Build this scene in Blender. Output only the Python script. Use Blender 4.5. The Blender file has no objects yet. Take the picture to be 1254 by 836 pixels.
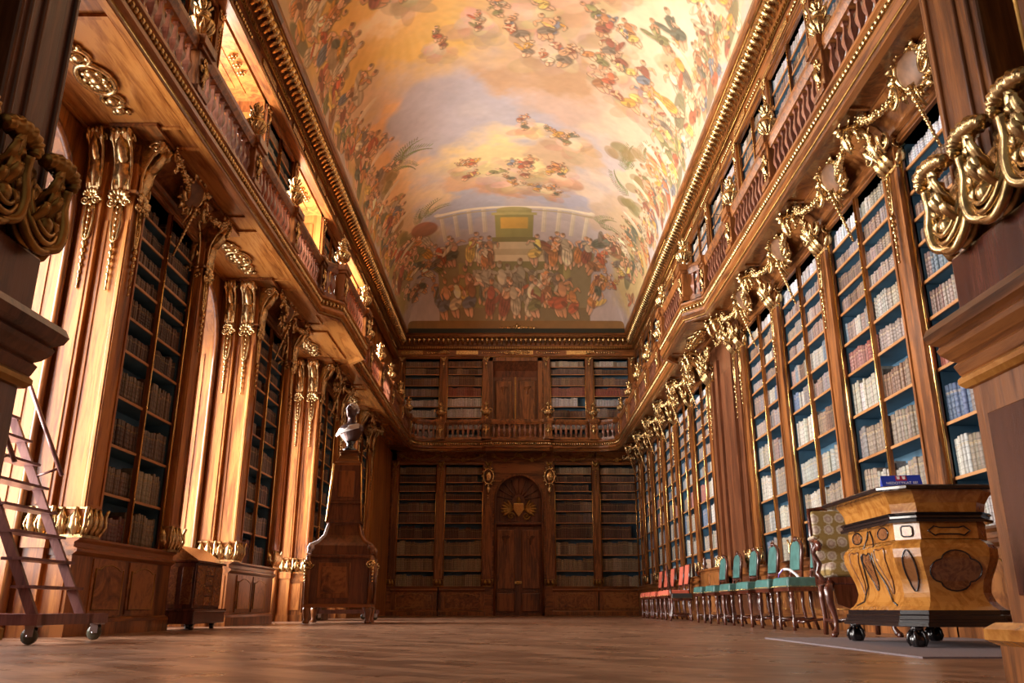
import bpy, math, random
import numpy as np
from mathutils import Matrix, Vector, Quaternion
random.seed(7)
R = math.radians
C = bpy.context.scene.collection
PI = math.pi

# ------------------------------------------------------------------ materials
def newmat(name):
    m = bpy.data.materials.new(name); m.use_nodes = True
    nt = m.node_tree
    return m, nt, nt.nodes['Principled BSDF']

def nd(nt, t, **kw):
    n = nt.nodes.new(t)
    for k, v in kw.items():
        if k in n.inputs: n.inputs[k].default_value = v
        else: setattr(n, k, v)
    return n

def ramp(nt, fac, stops, interp='LINEAR'):
    r = nt.nodes.new('ShaderNodeValToRGB'); r.color_ramp.interpolation = interp
    el = r.color_ramp.elements
    while len(el) > 1: el.remove(el[-1])
    el[0].position, el[0].color = stops[0][0], (*stops[0][1], 1)
    for p, c in stops[1:]:
        e = el.new(p); e.color = (*c, 1)
    nt.links.new(fac, r.inputs[0])
    return r

def rand_coords(nt, scale):
    tc = nt.nodes.new('ShaderNodeTexCoord'); oi = nt.nodes.new('ShaderNodeObjectInfo')
    mul = nd(nt, 'ShaderNodeMath', operation='MULTIPLY'); mul.inputs[1].default_value = 37.0
    nt.links.new(oi.outputs['Random'], mul.inputs[0])
    add = nd(nt, 'ShaderNodeVectorMath', operation='ADD')
    nt.links.new(tc.outputs['Object'], add.inputs[0]); nt.links.new(mul.outputs[0], add.inputs[1])
    mp = nt.nodes.new('ShaderNodeMapping'); mp.inputs['Scale'].default_value = scale
    nt.links.new(add.outputs[0], mp.inputs[0])
    return mp.outputs[0]

def wood(name, dark, mid, light, axis='z', rough=0.3, sc=1.0, burl=0.0, coat=0.25, bump=0.12):
    m, nt, b = newmat(name)
    s = {'z': (9*sc, 9*sc, 0.9*sc), 'x': (0.9*sc, 9*sc, 9*sc), 'y': (9*sc, 0.9*sc, 9*sc)}[axis]
    if burl: s = tuple(3.0*sc for _ in s)
    v = rand_coords(nt, s)
    n1 = nd(nt, 'ShaderNodeTexNoise', Scale=1.0, Detail=5.0, Roughness=0.6, Distortion=1.2 + 3*burl)
    nt.links.new(v, n1.inputs['Vector'])
    n2 = nd(nt, 'ShaderNodeTexNoise', Scale=5.0, Detail=4.0, Roughness=0.7, Distortion=0.4)
    nt.links.new(v, n2.inputs['Vector'])
    n3 = nd(nt, 'ShaderNodeTexNoise', Scale=0.35, Detail=1.0)
    nt.links.new(v, n3.inputs['Vector'])
    a = nd(nt, 'ShaderNodeMath', operation='MULTIPLY_ADD'); a.inputs[1].default_value = 0.35
    nt.links.new(n2.outputs[0], a.inputs[0]); nt.links.new(n1.outputs[0], a.inputs[2])
    a2 = nd(nt, 'ShaderNodeMath', operation='MULTIPLY_ADD'); a2.inputs[1].default_value = 0.5
    nt.links.new(n3.outputs[0], a2.inputs[0]); nt.links.new(a.outputs[0], a2.inputs[2])
    r = ramp(nt, a2.outputs[0], [(0.62, dark), (0.82, mid), (0.93, tuple((x+y)/2 for x, y in zip(mid, light))), (1.1 if False else 1.0, light)])
    nt.links.new(r.outputs[0], b.inputs['Base Color'])
    b.inputs['Roughness'].default_value = rough
    b.inputs['Coat Weight'].default_value = coat; b.inputs['Coat Roughness'].default_value = 0.18
    bp = nd(nt, 'ShaderNodeBump', Strength=bump, Distance=0.01)
    nt.links.new(n2.outputs[0], bp.inputs['Height']); nt.links.new(bp.outputs[0], b.inputs['Normal'])
    return m

def plain(name, col, rough=0.5, metal=0.0, coat=0.0, noise=0.0, nscale=8.0, bump=0.0):
    m, nt, b = newmat(name)
    b.inputs['Base Color'].default_value = (*col, 1); b.inputs['Roughness'].default_value = rough
    b.inputs['Metallic'].default_value = metal; b.inputs['Coat Weight'].default_value = coat
    if noise or bump:
        v = rand_coords(nt, (1, 1, 1))
        n = nd(nt, 'ShaderNodeTexNoise', Scale=nscale, Detail=4.0)
        nt.links.new(v, n.inputs['Vector'])
        if noise:
            r = ramp(nt, n.outputs[0], [(0.3, tuple(c*(1-noise) for c in col)), (0.7, tuple(min(1, c*(1+noise)) for c in col))])
            nt.links.new(r.outputs[0], b.inputs['Base Color'])
        if bump:
            bp = nd(nt, 'ShaderNodeBump', Strength=bump, Distance=0.01)
            nt.links.new(n.outputs[0], bp.inputs['Height']); nt.links.new(bp.outputs[0], b.inputs['Normal'])
    return m

WD, WM, WL = (0.030, 0.009, 0.003), (0.130, 0.042, 0.011), (0.31, 0.110, 0.028)
M = {}
M['woodV'] = wood('walnut_vertical', WD, WM, WL, 'z')
M['woodX'] = wood('walnut_horizontal_x', WD, WM, WL, 'x')
M['woodY'] = wood('walnut_horizontal_y', WD, WM, WL, 'y')
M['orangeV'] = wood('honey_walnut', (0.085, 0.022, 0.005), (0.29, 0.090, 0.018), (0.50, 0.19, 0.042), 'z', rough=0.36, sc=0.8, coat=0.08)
M['burl'] = wood('burl_walnut', (0.05, 0.014, 0.004), (0.18, 0.056, 0.014), (0.34, 0.13, 0.036), 'z', burl=1.0, sc=0.7)
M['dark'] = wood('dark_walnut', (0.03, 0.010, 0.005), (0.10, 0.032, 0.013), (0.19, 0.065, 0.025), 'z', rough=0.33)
M['blue'] = plain('blue_painted_lining', (0.062, 0.145, 0.22), 0.55, noise=0.25, nscale=3)
M['gold'] = plain('gilding', (0.62, 0.42, 0.19), 0.27, 0.95, noise=0.45, nscale=16, bump=0.3)
M['darkgold'] = plain('dark_gilding', (0.36, 0.20, 0.055), 0.33, 0.9, noise=0.35, nscale=12, bump=0.3)  # darker gilding; on the left entrance socket it paints in shade
M['brass'] = plain('brass', (0.80, 0.50, 0.17), 0.22, 1.0, noise=0.12, nscale=5)
M['black'] = plain('ebonised_wood', (0.012, 0.009, 0.010), 0.2, coat=0.6)
M['mirror'] = plain('cartouche_oval', (0.20, 0.095, 0.045), 0.45, noise=0.35, nscale=7)
M['plaster'] = plain('plaster', (0.42, 0.33, 0.22), 0.85, noise=0.1)
M['teal'] = plain('teal_leather', (0.06, 0.17, 0.155), 0.42, noise=0.3, nscale=9, bump=0.2)
M['coral'] = plain('coral_velvet', (0.62, 0.13, 0.075), 0.7, noise=0.15)
M['blackleather'] = plain('black_leather', (0.02, 0.022, 0.022), 0.4, bump=0.2)
M['mahogany'] = wood('mahogany', (0.02, 0.005, 0.003), (0.06, 0.014, 0.008), (0.12, 0.032, 0.018), 'z', rough=0.2, coat=0.6)
M['purplewood'] = wood('red_stained_beech', (0.055, 0.02, 0.02), (0.13, 0.05, 0.05), (0.2, 0.085, 0.075), 'z', rough=0.35)
M['rubber'] = plain('caster_wheel', (0.06, 0.055, 0.03), 0.4)
M['steel'] = plain('steel', (0.4, 0.38, 0.4), 0.3, 1.0)
M['yellowwood'] = wood('golden_burl_veneer', (0.24, 0.08, 0.012), (0.40, 0.15, 0.024), (0.55, 0.24, 0.05), 'z', burl=0.8, sc=1.2, rough=0.2, coat=0.7)
M['brownveneer'] = wood('brown_burl_veneer', (0.06, 0.018, 0.006), (0.15, 0.05, 0.015), (0.26, 0.10, 0.03), 'z', burl=1.0, sc=2.0, rough=0.22, coat=0.6)
M['greenblack'] = plain('green_black_paint', (0.018, 0.020, 0.012), 0.5)
M['mat'] = plain('grey_carpet', (0.20, 0.16, 0.17), 0.8, noise=0.1, nscale=60)
M['marble'] = plain('grey_marble', (0.55, 0.50, 0.52), 0.35, noise=0.1)
M['bronze'] = plain('dark_bronze', (0.08, 0.045, 0.04), 0.35, 0.7)
M['cream'] = plain('cream_stone', (0.75, 0.70, 0.66), 0.5)
M['bluecard'] = plain('blue_card', (0.02, 0.05, 0.40), 0.4)
M['redcard'] = plain('red_print', (0.45, 0.02, 0.06), 0.5)
M['white'] = plain('white_print', (0.85, 0.85, 0.88), 0.5)
M['violet'] = plain('violet_cloth', (0.16, 0.07, 0.40), 0.6)

# patterned upholstery of the armchair
def mk_floral():
    m, nt, b = newmat('floral_tapestry')
    tc = nt.nodes.new('ShaderNodeTexCoord')
    vo = nd(nt, 'ShaderNodeTexVoronoi', Scale=7.0, Randomness=0.2)
    mpf = nt.nodes.new('ShaderNodeMapping'); mpf.inputs['Scale'].default_value = (1, 0.0, 1); nt.links.new(tc.outputs['Object'], mpf.inputs[0]); nt.links.new(mpf.outputs[0], vo.inputs['Vector'])
    no = nd(nt, 'ShaderNodeTexNoise', Scale=60.0, Detail=2.0); nt.links.new(tc.outputs['Object'], no.inputs['Vector'])
    ad = nd(nt, 'ShaderNodeMath', operation='MULTIPLY_ADD'); ad.inputs[1].default_value = 0.25
    nt.links.new(no.outputs[0], ad.inputs[0]); nt.links.new(vo.outputs['Distance'], ad.inputs[2])
    r = ramp(nt, ad.outputs[0], [(0.0, (0.42, 0.26, 0.22)), (0.25, (0.50, 0.40, 0.32)), (0.38, (0.30, 0.20, 0.15)), (0.48, (0.50, 0.42, 0.30)), (0.58, (0.24, 0.15, 0.04)), (0.9, (0.28, 0.18, 0.05))])
    nt.links.new(r.outputs[0], b.inputs['Base Color']); b.inputs['Roughness'].default_value = 0.85
    return m
M['floral'] = mk_floral()

# books: attribute 'Col' (rgb = leather colour, a = height along the spine)
def mk_book(name, from_object):
    m, nt, b = newmat(name)
    at = nd(nt, 'ShaderNodeAttribute'); at.attribute_name = 'Col'
    if from_object:
        oi = nt.nodes.new('ShaderNodeObjectInfo'); col = oi.outputs['Color']
    else: col = at.outputs['Color']
    a = at.outputs['Alpha']
    mul = nd(nt, 'ShaderNodeMath', operation='MULTIPLY'); mul.inputs[1].default_value = 6.0; nt.links.new(a, mul.inputs[0])
    fr = nd(nt, 'ShaderNodeMath', operation='FRACT'); nt.links.new(mul.outputs[0], fr.inputs[0])
    band = ramp(nt, fr.outputs[0], [(0.0, (0.62,)*3), (0.07, (0.75,)*3), (0.12, (1, 1, 1)), (0.88, (1, 1, 1)), (0.95, (0.75,)*3)])
    mx = nd(nt, 'ShaderNodeMix', data_type='RGBA', blend_type='MULTIPLY'); mx.inputs[0].default_value = 1.0
    nt.links.new(col, mx.inputs[6]); nt.links.new(band.outputs[0], mx.inputs[7])
    tc = nt.nodes.new('ShaderNodeTexCoord')
    no = nd(nt, 'ShaderNodeTexNoise', Scale=25.0 if not from_object else 6.0, Detail=3.0); nt.links.new(tc.outputs['Object'], no.inputs['Vector'])
    mott = ramp(nt, no.outputs[0], [(0.3, (0.72,)*3), (0.7, (1.2,)*3)])
    mx2 = nd(nt, 'ShaderNodeMix', data_type='RGBA', blend_type='MULTIPLY'); mx2.inputs[0].default_value = 1.0
    nt.links.new(mx.outputs[2], mx2.inputs[6]); nt.links.new(mott.outputs[0], mx2.inputs[7])
    # gilt tooling line in the title compartment
    lab = ramp(nt, a, [(0.0, (0,)*3), (0.735, (0,)*3), (0.74, (1,)*3), (0.75, (0,)*3), (0.77, (0,)*3), (0.775, (1,)*3), (0.79, (0,)*3)])
    mx3 = nd(nt, 'ShaderNodeMix', data_type='RGBA', blend_type='MIX'); mx3.inputs[7].default_value = (0.55, 0.36, 0.14, 1)
    nt.links.new(lab.outputs[0], mx3.inputs[0]); nt.links.new(mx2.outputs[2], mx3.inputs[6])
    nt.links.new(mx3.outputs[2], b.inputs['Base Color']); b.inputs['Roughness'].default_value = 0.5
    return m
M['book'] = mk_book('bound_leather', True)
M['bookmass'] = mk_book('bound_leather_rows', False)

def mk_floor():
    m, nt, b = newmat('parquet')
    tc = nt.nodes.new('ShaderNodeTexCoord')
    mp = nt.nodes.new('ShaderNodeMapping'); mp.inputs['Rotation'].default_value = (0, 0, R(45)); mp.inputs['Scale'].default_value = (1, 1, 1)
    nt.links.new(tc.outputs['Object'], mp.inputs[0])
    br = nd(nt, 'ShaderNodeTexBrick', Scale=1.0); br.offset = 0.5
    br.inputs['Brick Width'].default_value = 0.62; br.inputs['Row Height'].default_value = 0.155; br.inputs['Mortar Size'].default_value = 0.004
    br.inputs['Color1'].default_value = (0.0, 0, 0, 1); br.inputs['Color2'].default_value = (1, 1, 1, 1); br.inputs['Mortar'].default_value = (0.5, 0.5, 0.5, 1)
    nt.links.new(mp.outputs[0], br.inputs['Vector'])
    mp2 = nt.nodes.new('ShaderNodeMapping'); mp2.inputs['Rotation'].default_value = (0, 0, R(45)); mp2.inputs['Scale'].default_value = (1.2, 9, 1)
    nt.links.new(tc.outputs['Object'], mp2.inputs[0])
    no = nd(nt, 'ShaderNodeTexNoise', Scale=1.6, Detail=3.0, Distortion=0.3); nt.links.new(mp2.outputs[0], no.inputs['Vector'])
    md = nd(nt, 'ShaderNodeMath', operation='MULTIPLY_ADD'); md.inputs[1].default_value = 0.6
    nt.links.new(br.outputs[0], md.inputs[0]); nt.links.new(no.outputs[0], md.inputs[2])
    r = ramp(nt, md.outputs[0], [(0.3, (0.10, 0.046, 0.025)), (0.7, (0.19, 0.094, 0.052)), (1.0, (0.31, 0.165, 0.095))])
    ln = nd(nt, 'ShaderNodeMix', data_type='RGBA'); ln.inputs[7].default_value = (0.12, 0.055, 0.028, 1)
    nt.links.new(br.outputs['Fac'], ln.inputs[0]); nt.links.new(r.outputs[0], ln.inputs[6])
    nt.links.new(ln.outputs[2], b.inputs['Base Color'])
    n2 = nd(nt, 'ShaderNodeTexNoise', Scale=2.2, Detail=3.0); nt.links.new(tc.outputs['Object'], n2.inputs['Vector'])
    rr = ramp(nt, n2.outputs[0], [(0.3, (0.24,)*3), (0.7, (0.40,)*3)])
    nt.links.new(rr.outputs[0], b.inputs['Roughness'])
    n4 = nd(nt, 'ShaderNodeTexNoise', Scale=5.0, Detail=2.0); nt.links.new(tc.outputs['Object'], n4.inputs['Vector'])
    bp = nd(nt, 'ShaderNodeBump', Strength=0.05, Distance=0.01)
    nt.links.new(n4.outputs[0], bp.inputs['Height']); nt.links.new(bp.outputs[0], b.inputs['Normal'])
    return m
M['floor'] = mk_floor()

def mk_emit(name, col, s):
    m, nt, b = newmat(name)
    b.inputs['Base Color'].default_value = (0.1, 0.1, 0.1, 1)
    b.inputs['Emission Color'].default_value = (*col, 1); b.inputs['Emission Strength'].default_value = s
    return m
M['pane'] = mk_emit('daylit_window_glass', (0.85, 0.9, 1.0), 3.0)

# ------------------------------------------------------------------ mesh builder
class MB:
    def __init__(s): s.v = []; s.f = []; s.sm = []; s.M = Matrix.Identity(4)
    def add(s, vs, fs, smooth=False):
        o = len(s.v); Mx = s.M
        s.v += [tuple(Mx @ Vector(p)) for p in vs]
        for f in fs: s.f.append([i + o for i in f]); s.sm.append(smooth)
        return s
    def box(s, x0, x1, y0, y1, z0, z1, top=None):
        # top: (dx, dy) inset of the upper face
        tx, ty = top or (0, 0)
        vs = [(x0, y0, z0), (x1, y0, z0), (x1, y1, z0), (x0, y1, z0), (x0+tx, y0+ty, z1), (x1-tx, y0+ty, z1), (x1-tx, y1-ty, z1), (x0+tx, y1-ty, z1)]
        return s.add(vs, [(0, 3, 2, 1), (4, 5, 6, 7), (0, 1, 5, 4), (1, 2, 6, 5), (2, 3, 7, 6), (3, 0, 4, 7)])
    def prism(s, poly, a, b, plane='xz', smooth=False):
        # polygon in a plane, extruded along the third axis from a to b
        mp = {'xz': lambda p, t: (p[0], t, p[1]), 'xy': lambda p, t: (p[0], p[1], t), 'yz': lambda p, t: (t, p[0], p[1])}[plane]
        n = len(poly)
        vs = [mp(p, a) for p in poly] + [mp(p, b) for p in poly]
        s.add(vs, [(i, (i+1) % n, n+(i+1) % n, n+i) for i in range(n)], smooth)
        o = len(s.v) - 2*n
        s.f.append([o+i for i in range(n)][::-1]); s.sm.append(False)
        s.f.append([o+n+i for i in range(n)]); s.sm.append(False)
        return s
    def tube(s, pts, r, n=8, flat=1.0, closed=False, up=(0.31, 0.2, 0.93)):
        pts = [Vector(p) for p in pts]; k = len(pts)
        rs = [r]*k if isinstance(r, (int, float)) else list(r)
        vs = []; pu = None
        for i, p in enumerate(pts):
            if closed: t = pts[(i+1) % k] - pts[i-1]
            else: t = pts[min(i+1, k-1)] - pts[max(i-1, 0)]
            if t.length < 1e-9: t = Vector((0, 0, 1))
            t.normalize()
            u = Vector(up) if pu is None else pu
            a = u - t*u.dot(t)
            if a.length < 1e-4: a = Vector((1, 0.1, 0)) - t*t.x
            a.normalize(); pu = a; b = t.cross(a)
            for j in range(n):
                w = 2*PI*j/n
                vs.append(p + a*(math.cos(w)*rs[i]) + b*(math.sin(w)*rs[i]*flat))
        fs = []
        for i in range(k if closed else k-1):
            i2 = (i+1) % k
            for j in range(n): fs.append((i*n+j, i*n+(j+1) % n, i2*n+(j+1) % n, i2*n+j))
        if not closed: fs.append(tuple(range(n))[::-1]); fs.append(tuple((k-1)*n+j for j in range(n)))
        return s.add(vs, fs, True)
    def lathe(s, prof, n=16, c=(0, 0, 0), sq=False, sx=1.0, sy=1.0, rot=0.0):
        vs = []
        for r, z in prof:
            for j in range(n):
                w = 2*PI*(j+rot)/n
                vs.append((c[0]+r*math.cos(w)*sx, c[1]+r*math.sin(w)*sy, c[2]+z))
        fs = [(i*n+j, i*n+(j+1) % n, (i+1)*n+(j+1) % n, (i+1)*n+j) for i in range(len(prof)-1) for j in range(n)]
        fs.append(tuple(range(n))[::-1]); fs.append(tuple((len(prof)-1)*n+j for j in range(n)))
        return s.add(vs, fs, not sq)
    def ball(s, c, r, n=8, m=6):
        if isinstance(r, (int, float)): r = (r, r, r)
        vs = []
        for i in range(1, m):
            ph = PI*i/m
            for j in range(n):
                w = 2*PI*j/n
                vs.append((c[0]+r[0]*math.sin(ph)*math.cos(w), c[1]+r[1]*math.sin(ph)*math.sin(w), c[2]+r[2]*math.cos(ph)))
        vs += [(c[0], c[1], c[2]+r[2]), (c[0], c[1], c[2]-r[2])]
        k = (m-1)*n
        fs = [(i*n+j, (i+1)*n+j, (i+1)*n+(j+1) % n, i*n+(j+1) % n) for i in range(m-2) for j in range(n)]
        fs += [(k, j, (j+1) % n) for j in range(n)] + [(k+1, (m-2)*n+(j+1) % n, (m-2)*n+j) for j in range(n)]
        return s.add(vs, fs, True)
    def build(s, name, mat, parent=None, loc=(0, 0, 0), bevel=0.0, seg=2):
        me = bpy.data.meshes.new(name)
        me.from_pydata(s.v, [], s.f)
        me.polygons.foreach_set('use_smooth', s.sm)
        me.materials.append(M[mat] if isinstance(mat, str) else mat)
        me.update()
        o = bpy.data.objects.new(name, me); C.objects.link(o)
        o.location = loc
        if parent: o.parent = parent
        if bevel:
            bm = o.modifiers.new('Bevel', 'BEVEL'); bm.width = bevel; bm.segments = seg; bm.limit_method = 'ANGLE'; bm.angle_limit = R(40)
        return o

def tag(o, label=None, cat=None, group=None, kind=None):
    if label: o['label'] = label
    if cat: o['category'] = cat
    if group: o['group'] = group
    if kind: o['kind'] = kind
    return o
def thing(name, label, cat, loc=(0, 0, 0), rz=0.0, group=None):
    o = bpy.data.objects.new(name, None); C.objects.link(o)
    o.empty_display_size = 0.1
    o.location = loc; o.rotation_euler = (0, 0, rz)
    return tag(o, label, cat, group)
KIDS = {}
def copy_tree(o, loc=None, rz=None, label=None, group=None, parent=None, scale=None):
    c = o.copy(); C.objects.link(c)
    if parent is not None: c.parent = parent
    if loc is not None: c.location = loc
    if rz is not None: c.rotation_euler = (0, 0, rz)
    if scale is not None: c.scale = scale
    if label: c['label'] = label
    if group: c['group'] = group
    for ch in KIDS.get(o, None) or list(o.children): copy_tree(ch, parent=c)
    return c
def struct(mb, name, mat, **kw): return tag(mb.build(name, mat, **kw), kind='structure')

# sweep a closed profile [(out, z)] along a plan path, mitred. out is to the right of travel
def offset_path(path, d):
    out = []
    n = len(path)
    for i, p in enumerate(path):
        p = Vector(p)
        t1 = (Vector(path[i]) - Vector(path[i-1])).normalized() if i > 0 else None
        t2 = (Vector(path[i+1]) - Vector(path[i])).normalized() if i < n-1 else None
        if t1 is None: t1 = t2
        if t2 is None: t2 = t1
        n1 = Vector((t1.y, -t1.x)); n2 = Vector((t2.y, -t2.x))
        m = (n1+n2); m.normalize()
        k = d/max(0.35, m.dot(n1))
        out.append((p.x+m.x*k, p.y+m.y*k))
    return out
def path_sweep(mb, path, prof, smooth=False):
    k = len(prof); rings = [offset_path(path, o) for o, z in prof]
    vs = []
    for i in range(len(path)):
        for j in range(k): vs.append((rings[j][i][0], rings[j][i][1], prof[j][1]))
    fs = []
    for i in range(len(path)-1):
        for j in range(k): fs.append((i*k+j, i*k+(j+1) % k, (i+1)*k+(j+1) % k, (i+1)*k+j))
    fs.append(tuple(range(k))); fs.append(tuple((len(path)-1)*k+j for j in range(k))[::-1])
    return mb.add(vs, fs, smooth)
def mould(mb, x0, x1, prof):
    """straight moulding along x; profile [(y, z)] closed"""
    return mb.prism(prof, x0, x1, 'yz')

# ------------------------------------------------------------------ gilt ornament vocabulary (x along wall, -y towards the room)
def crom(P, rr, k=5):
    P = [Vector(p) for p in P]; n = len(P); out = []; ro = []
    for i in range(n-1):
        p0, p1, p2, p3 = P[max(0, i-1)], P[i], P[i+1], P[min(n-1, i+2)]
        for q in range(k):
            t = q/k; out.append(0.5*((2*p1)+(p2-p0)*t+(2*p0-5*p1+4*p2-p3)*t*t+(3*p1-p0-3*p2+p3)*t**3)); ro.append(rr[i]+(rr[i+1]-rr[i])*t)
    out.append(P[-1]); ro.append(rr[-1]); return out, ro
def leaf(mb, base, tip, w, bulge=(0, -0.05, 0), curl=0.0, lobes=4):
    base, tip, bulge = Vector(base), Vector(tip), Vector(bulge)
    ax = tip-base; L = ax.length; t = ax.normalized()
    side = t.cross(bulge if bulge.length > 1e-6 else Vector((0, -1, 0)))
    if side.length < 1e-5: side = Vector((1, 0, 0))
    side.normalize(); nrm = side.cross(t)
    if nrm.dot(bulge) < 0: nrm = -nrm
    n = 9; vs = []
    for i in range(n+1):
        u = i/n
        prof = math.sin(PI*min(1, u*0.93+0.07))**0.6*(1-0.35*u)
        ser = 1 + 0.22*math.cos(u*lobes*2*PI)
        hw = w*0.5*prof*ser
        c = base + ax*u + bulge*math.sin(PI*u) + nrm*(curl*max(0, u-0.6)**2*6)
        if curl: c = c - t*(L*0.35*max(0, u-0.7)**1.0)*(1 if curl > 0 else 0)
        for k, q in enumerate((-1, -0.5, 0, 0.5, 1)):
            vs.append(c + side*(hw*q) + nrm*(w*0.13*(1-abs(q))*(1 if k % 2 == 0 else 0.2) - w*0.06*abs(q)))
    # back side
    m = len(vs)
    vs += [v - nrm*(w*0.10) for v in vs]
    fs = []
    for i in range(n):
        for k in range(4):
            a = i*5+k
            fs.append((a, a+1, a+6, a+5)); fs.append((m+a, m+a+5, m+a+6, m+a+1))
        fs.append((i*5, i*5+5, m+i*5+5, m+i*5)); fs.append((i*5+4, m+i*5+4, m+i*5+9, i*5+9))
    mb.add(vs, fs, True)
def spiral(mb, c, r0, turns, rad, a0=0.0, sgn=1, flat=1.0, lead=None, y=0.0, steps=22, plane='xz'):
    pts = []; rr = []
    for i in range(steps+1):
        u = i/steps; a = a0 + sgn*u*turns*2*PI; r = r0*(1-u)**0.8 + rad*0.3
        p = (c[0]+r*math.cos(a), c[1]+y*u, c[2]+r*math.sin(a)) if plane == 'xz' else (c[0]+y*u, c[1]+r*math.cos(a), c[2]+r*math.sin(a))
        pts.append(p); rr.append(rad*(1-0.45*u))
    if lead:
        pts = list(lead) + pts; rr = [rad*0.8]*len(lead) + rr
    mb.tube(pts, rr, 7, flat)
    mb.ball(pts[-1], rad*1.25, 7, 5)
def beads(mb, p0, p1, n, r0, r1=None):
    r1 = r1 or r0
    for i in range(n):
        u = i/max(1, n-1); r = r0+(r1-r0)*u
        c = [p0[k]+(p1[k]-p0[k])*u for k in range(3)]
        mb.ball(c, (r, r, r*1.15), 7, 5)
def flower(mb, c, r, n=6):
    mb.ball(c, (r*0.38, r*0.35, r*0.38), 7, 5)
    for i in range(n):
        a = 2*PI*i/n
        mb.ball((c[0]+math.cos(a)*r*0.62, c[1]+r*0.1, c[2]+math.sin(a)*r*0.62), (r*0.36, r*0.2, r*0.36), 6, 4)
def garland(mb, pts, r, rnd=random):
    """leafy rope along a polyline, thick with little leaves"""
    P = []
    pts = [Vector(p) for p in pts]
    for i in range(len(pts)-1):
        for k in range(6): P.append(pts[i].lerp(pts[i+1], k/6))
    P.append(pts[-1])
    for _ in range(2): P = [P[0]] + [(P[i-1]+P[i]*2+P[i+1])/4 for i in range(1, len(P)-1)] + [P[-1]]
    mb.tube(P, [r*(0.62+0.25*math.sin(i*1.9)) for i in range(len(P))], 7)
    for i, p in enumerate(P):
        a = i*2.4
        mb.ball((p.x+math.cos(a)*r*0.6, p.y-abs(math.sin(a*0.7))*r*0.5, p.z+math.sin(a)*r*0.6), (r*0.5, r*0.42, r*0.36), 6, 4)
def arc(c, r, a0, a1, n, sz=1.0, y=0.0):
    return [(c[0]+r*math.cos(R(a0+(a1-a0)*i/n)), c[1]+y*i/n, c[2]+sz*r*math.sin(R(a0+(a1-a0)*i/n))) for i in range(n+1)]
# ------------------------------------------------------------------ room constants (metres)
XL, XR, YB = -4.95, 4.65, 33.0
ZS = [1.06, 1.63, 2.22, 2.83, 3.43, 3.87, 4.33, 4.65, 5.0, 5.33, 5.67]      # lower shelves
ZU = [6.55, 7.12, 7.60, 8.05, 8.48, 8.93, 9.40, 9.72, 10.05]               # upper shelves
RL, RR, RB = PI/2, -PI/2, 0.0            # turn of things on the left, right and back wall
PIERS = [10.87, 16.07, 21.27, 26.47]      # left bookcase piers (centre y), half width 1.375
XUL, XUR = -5.15, 4.90                    # upper faces

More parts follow.
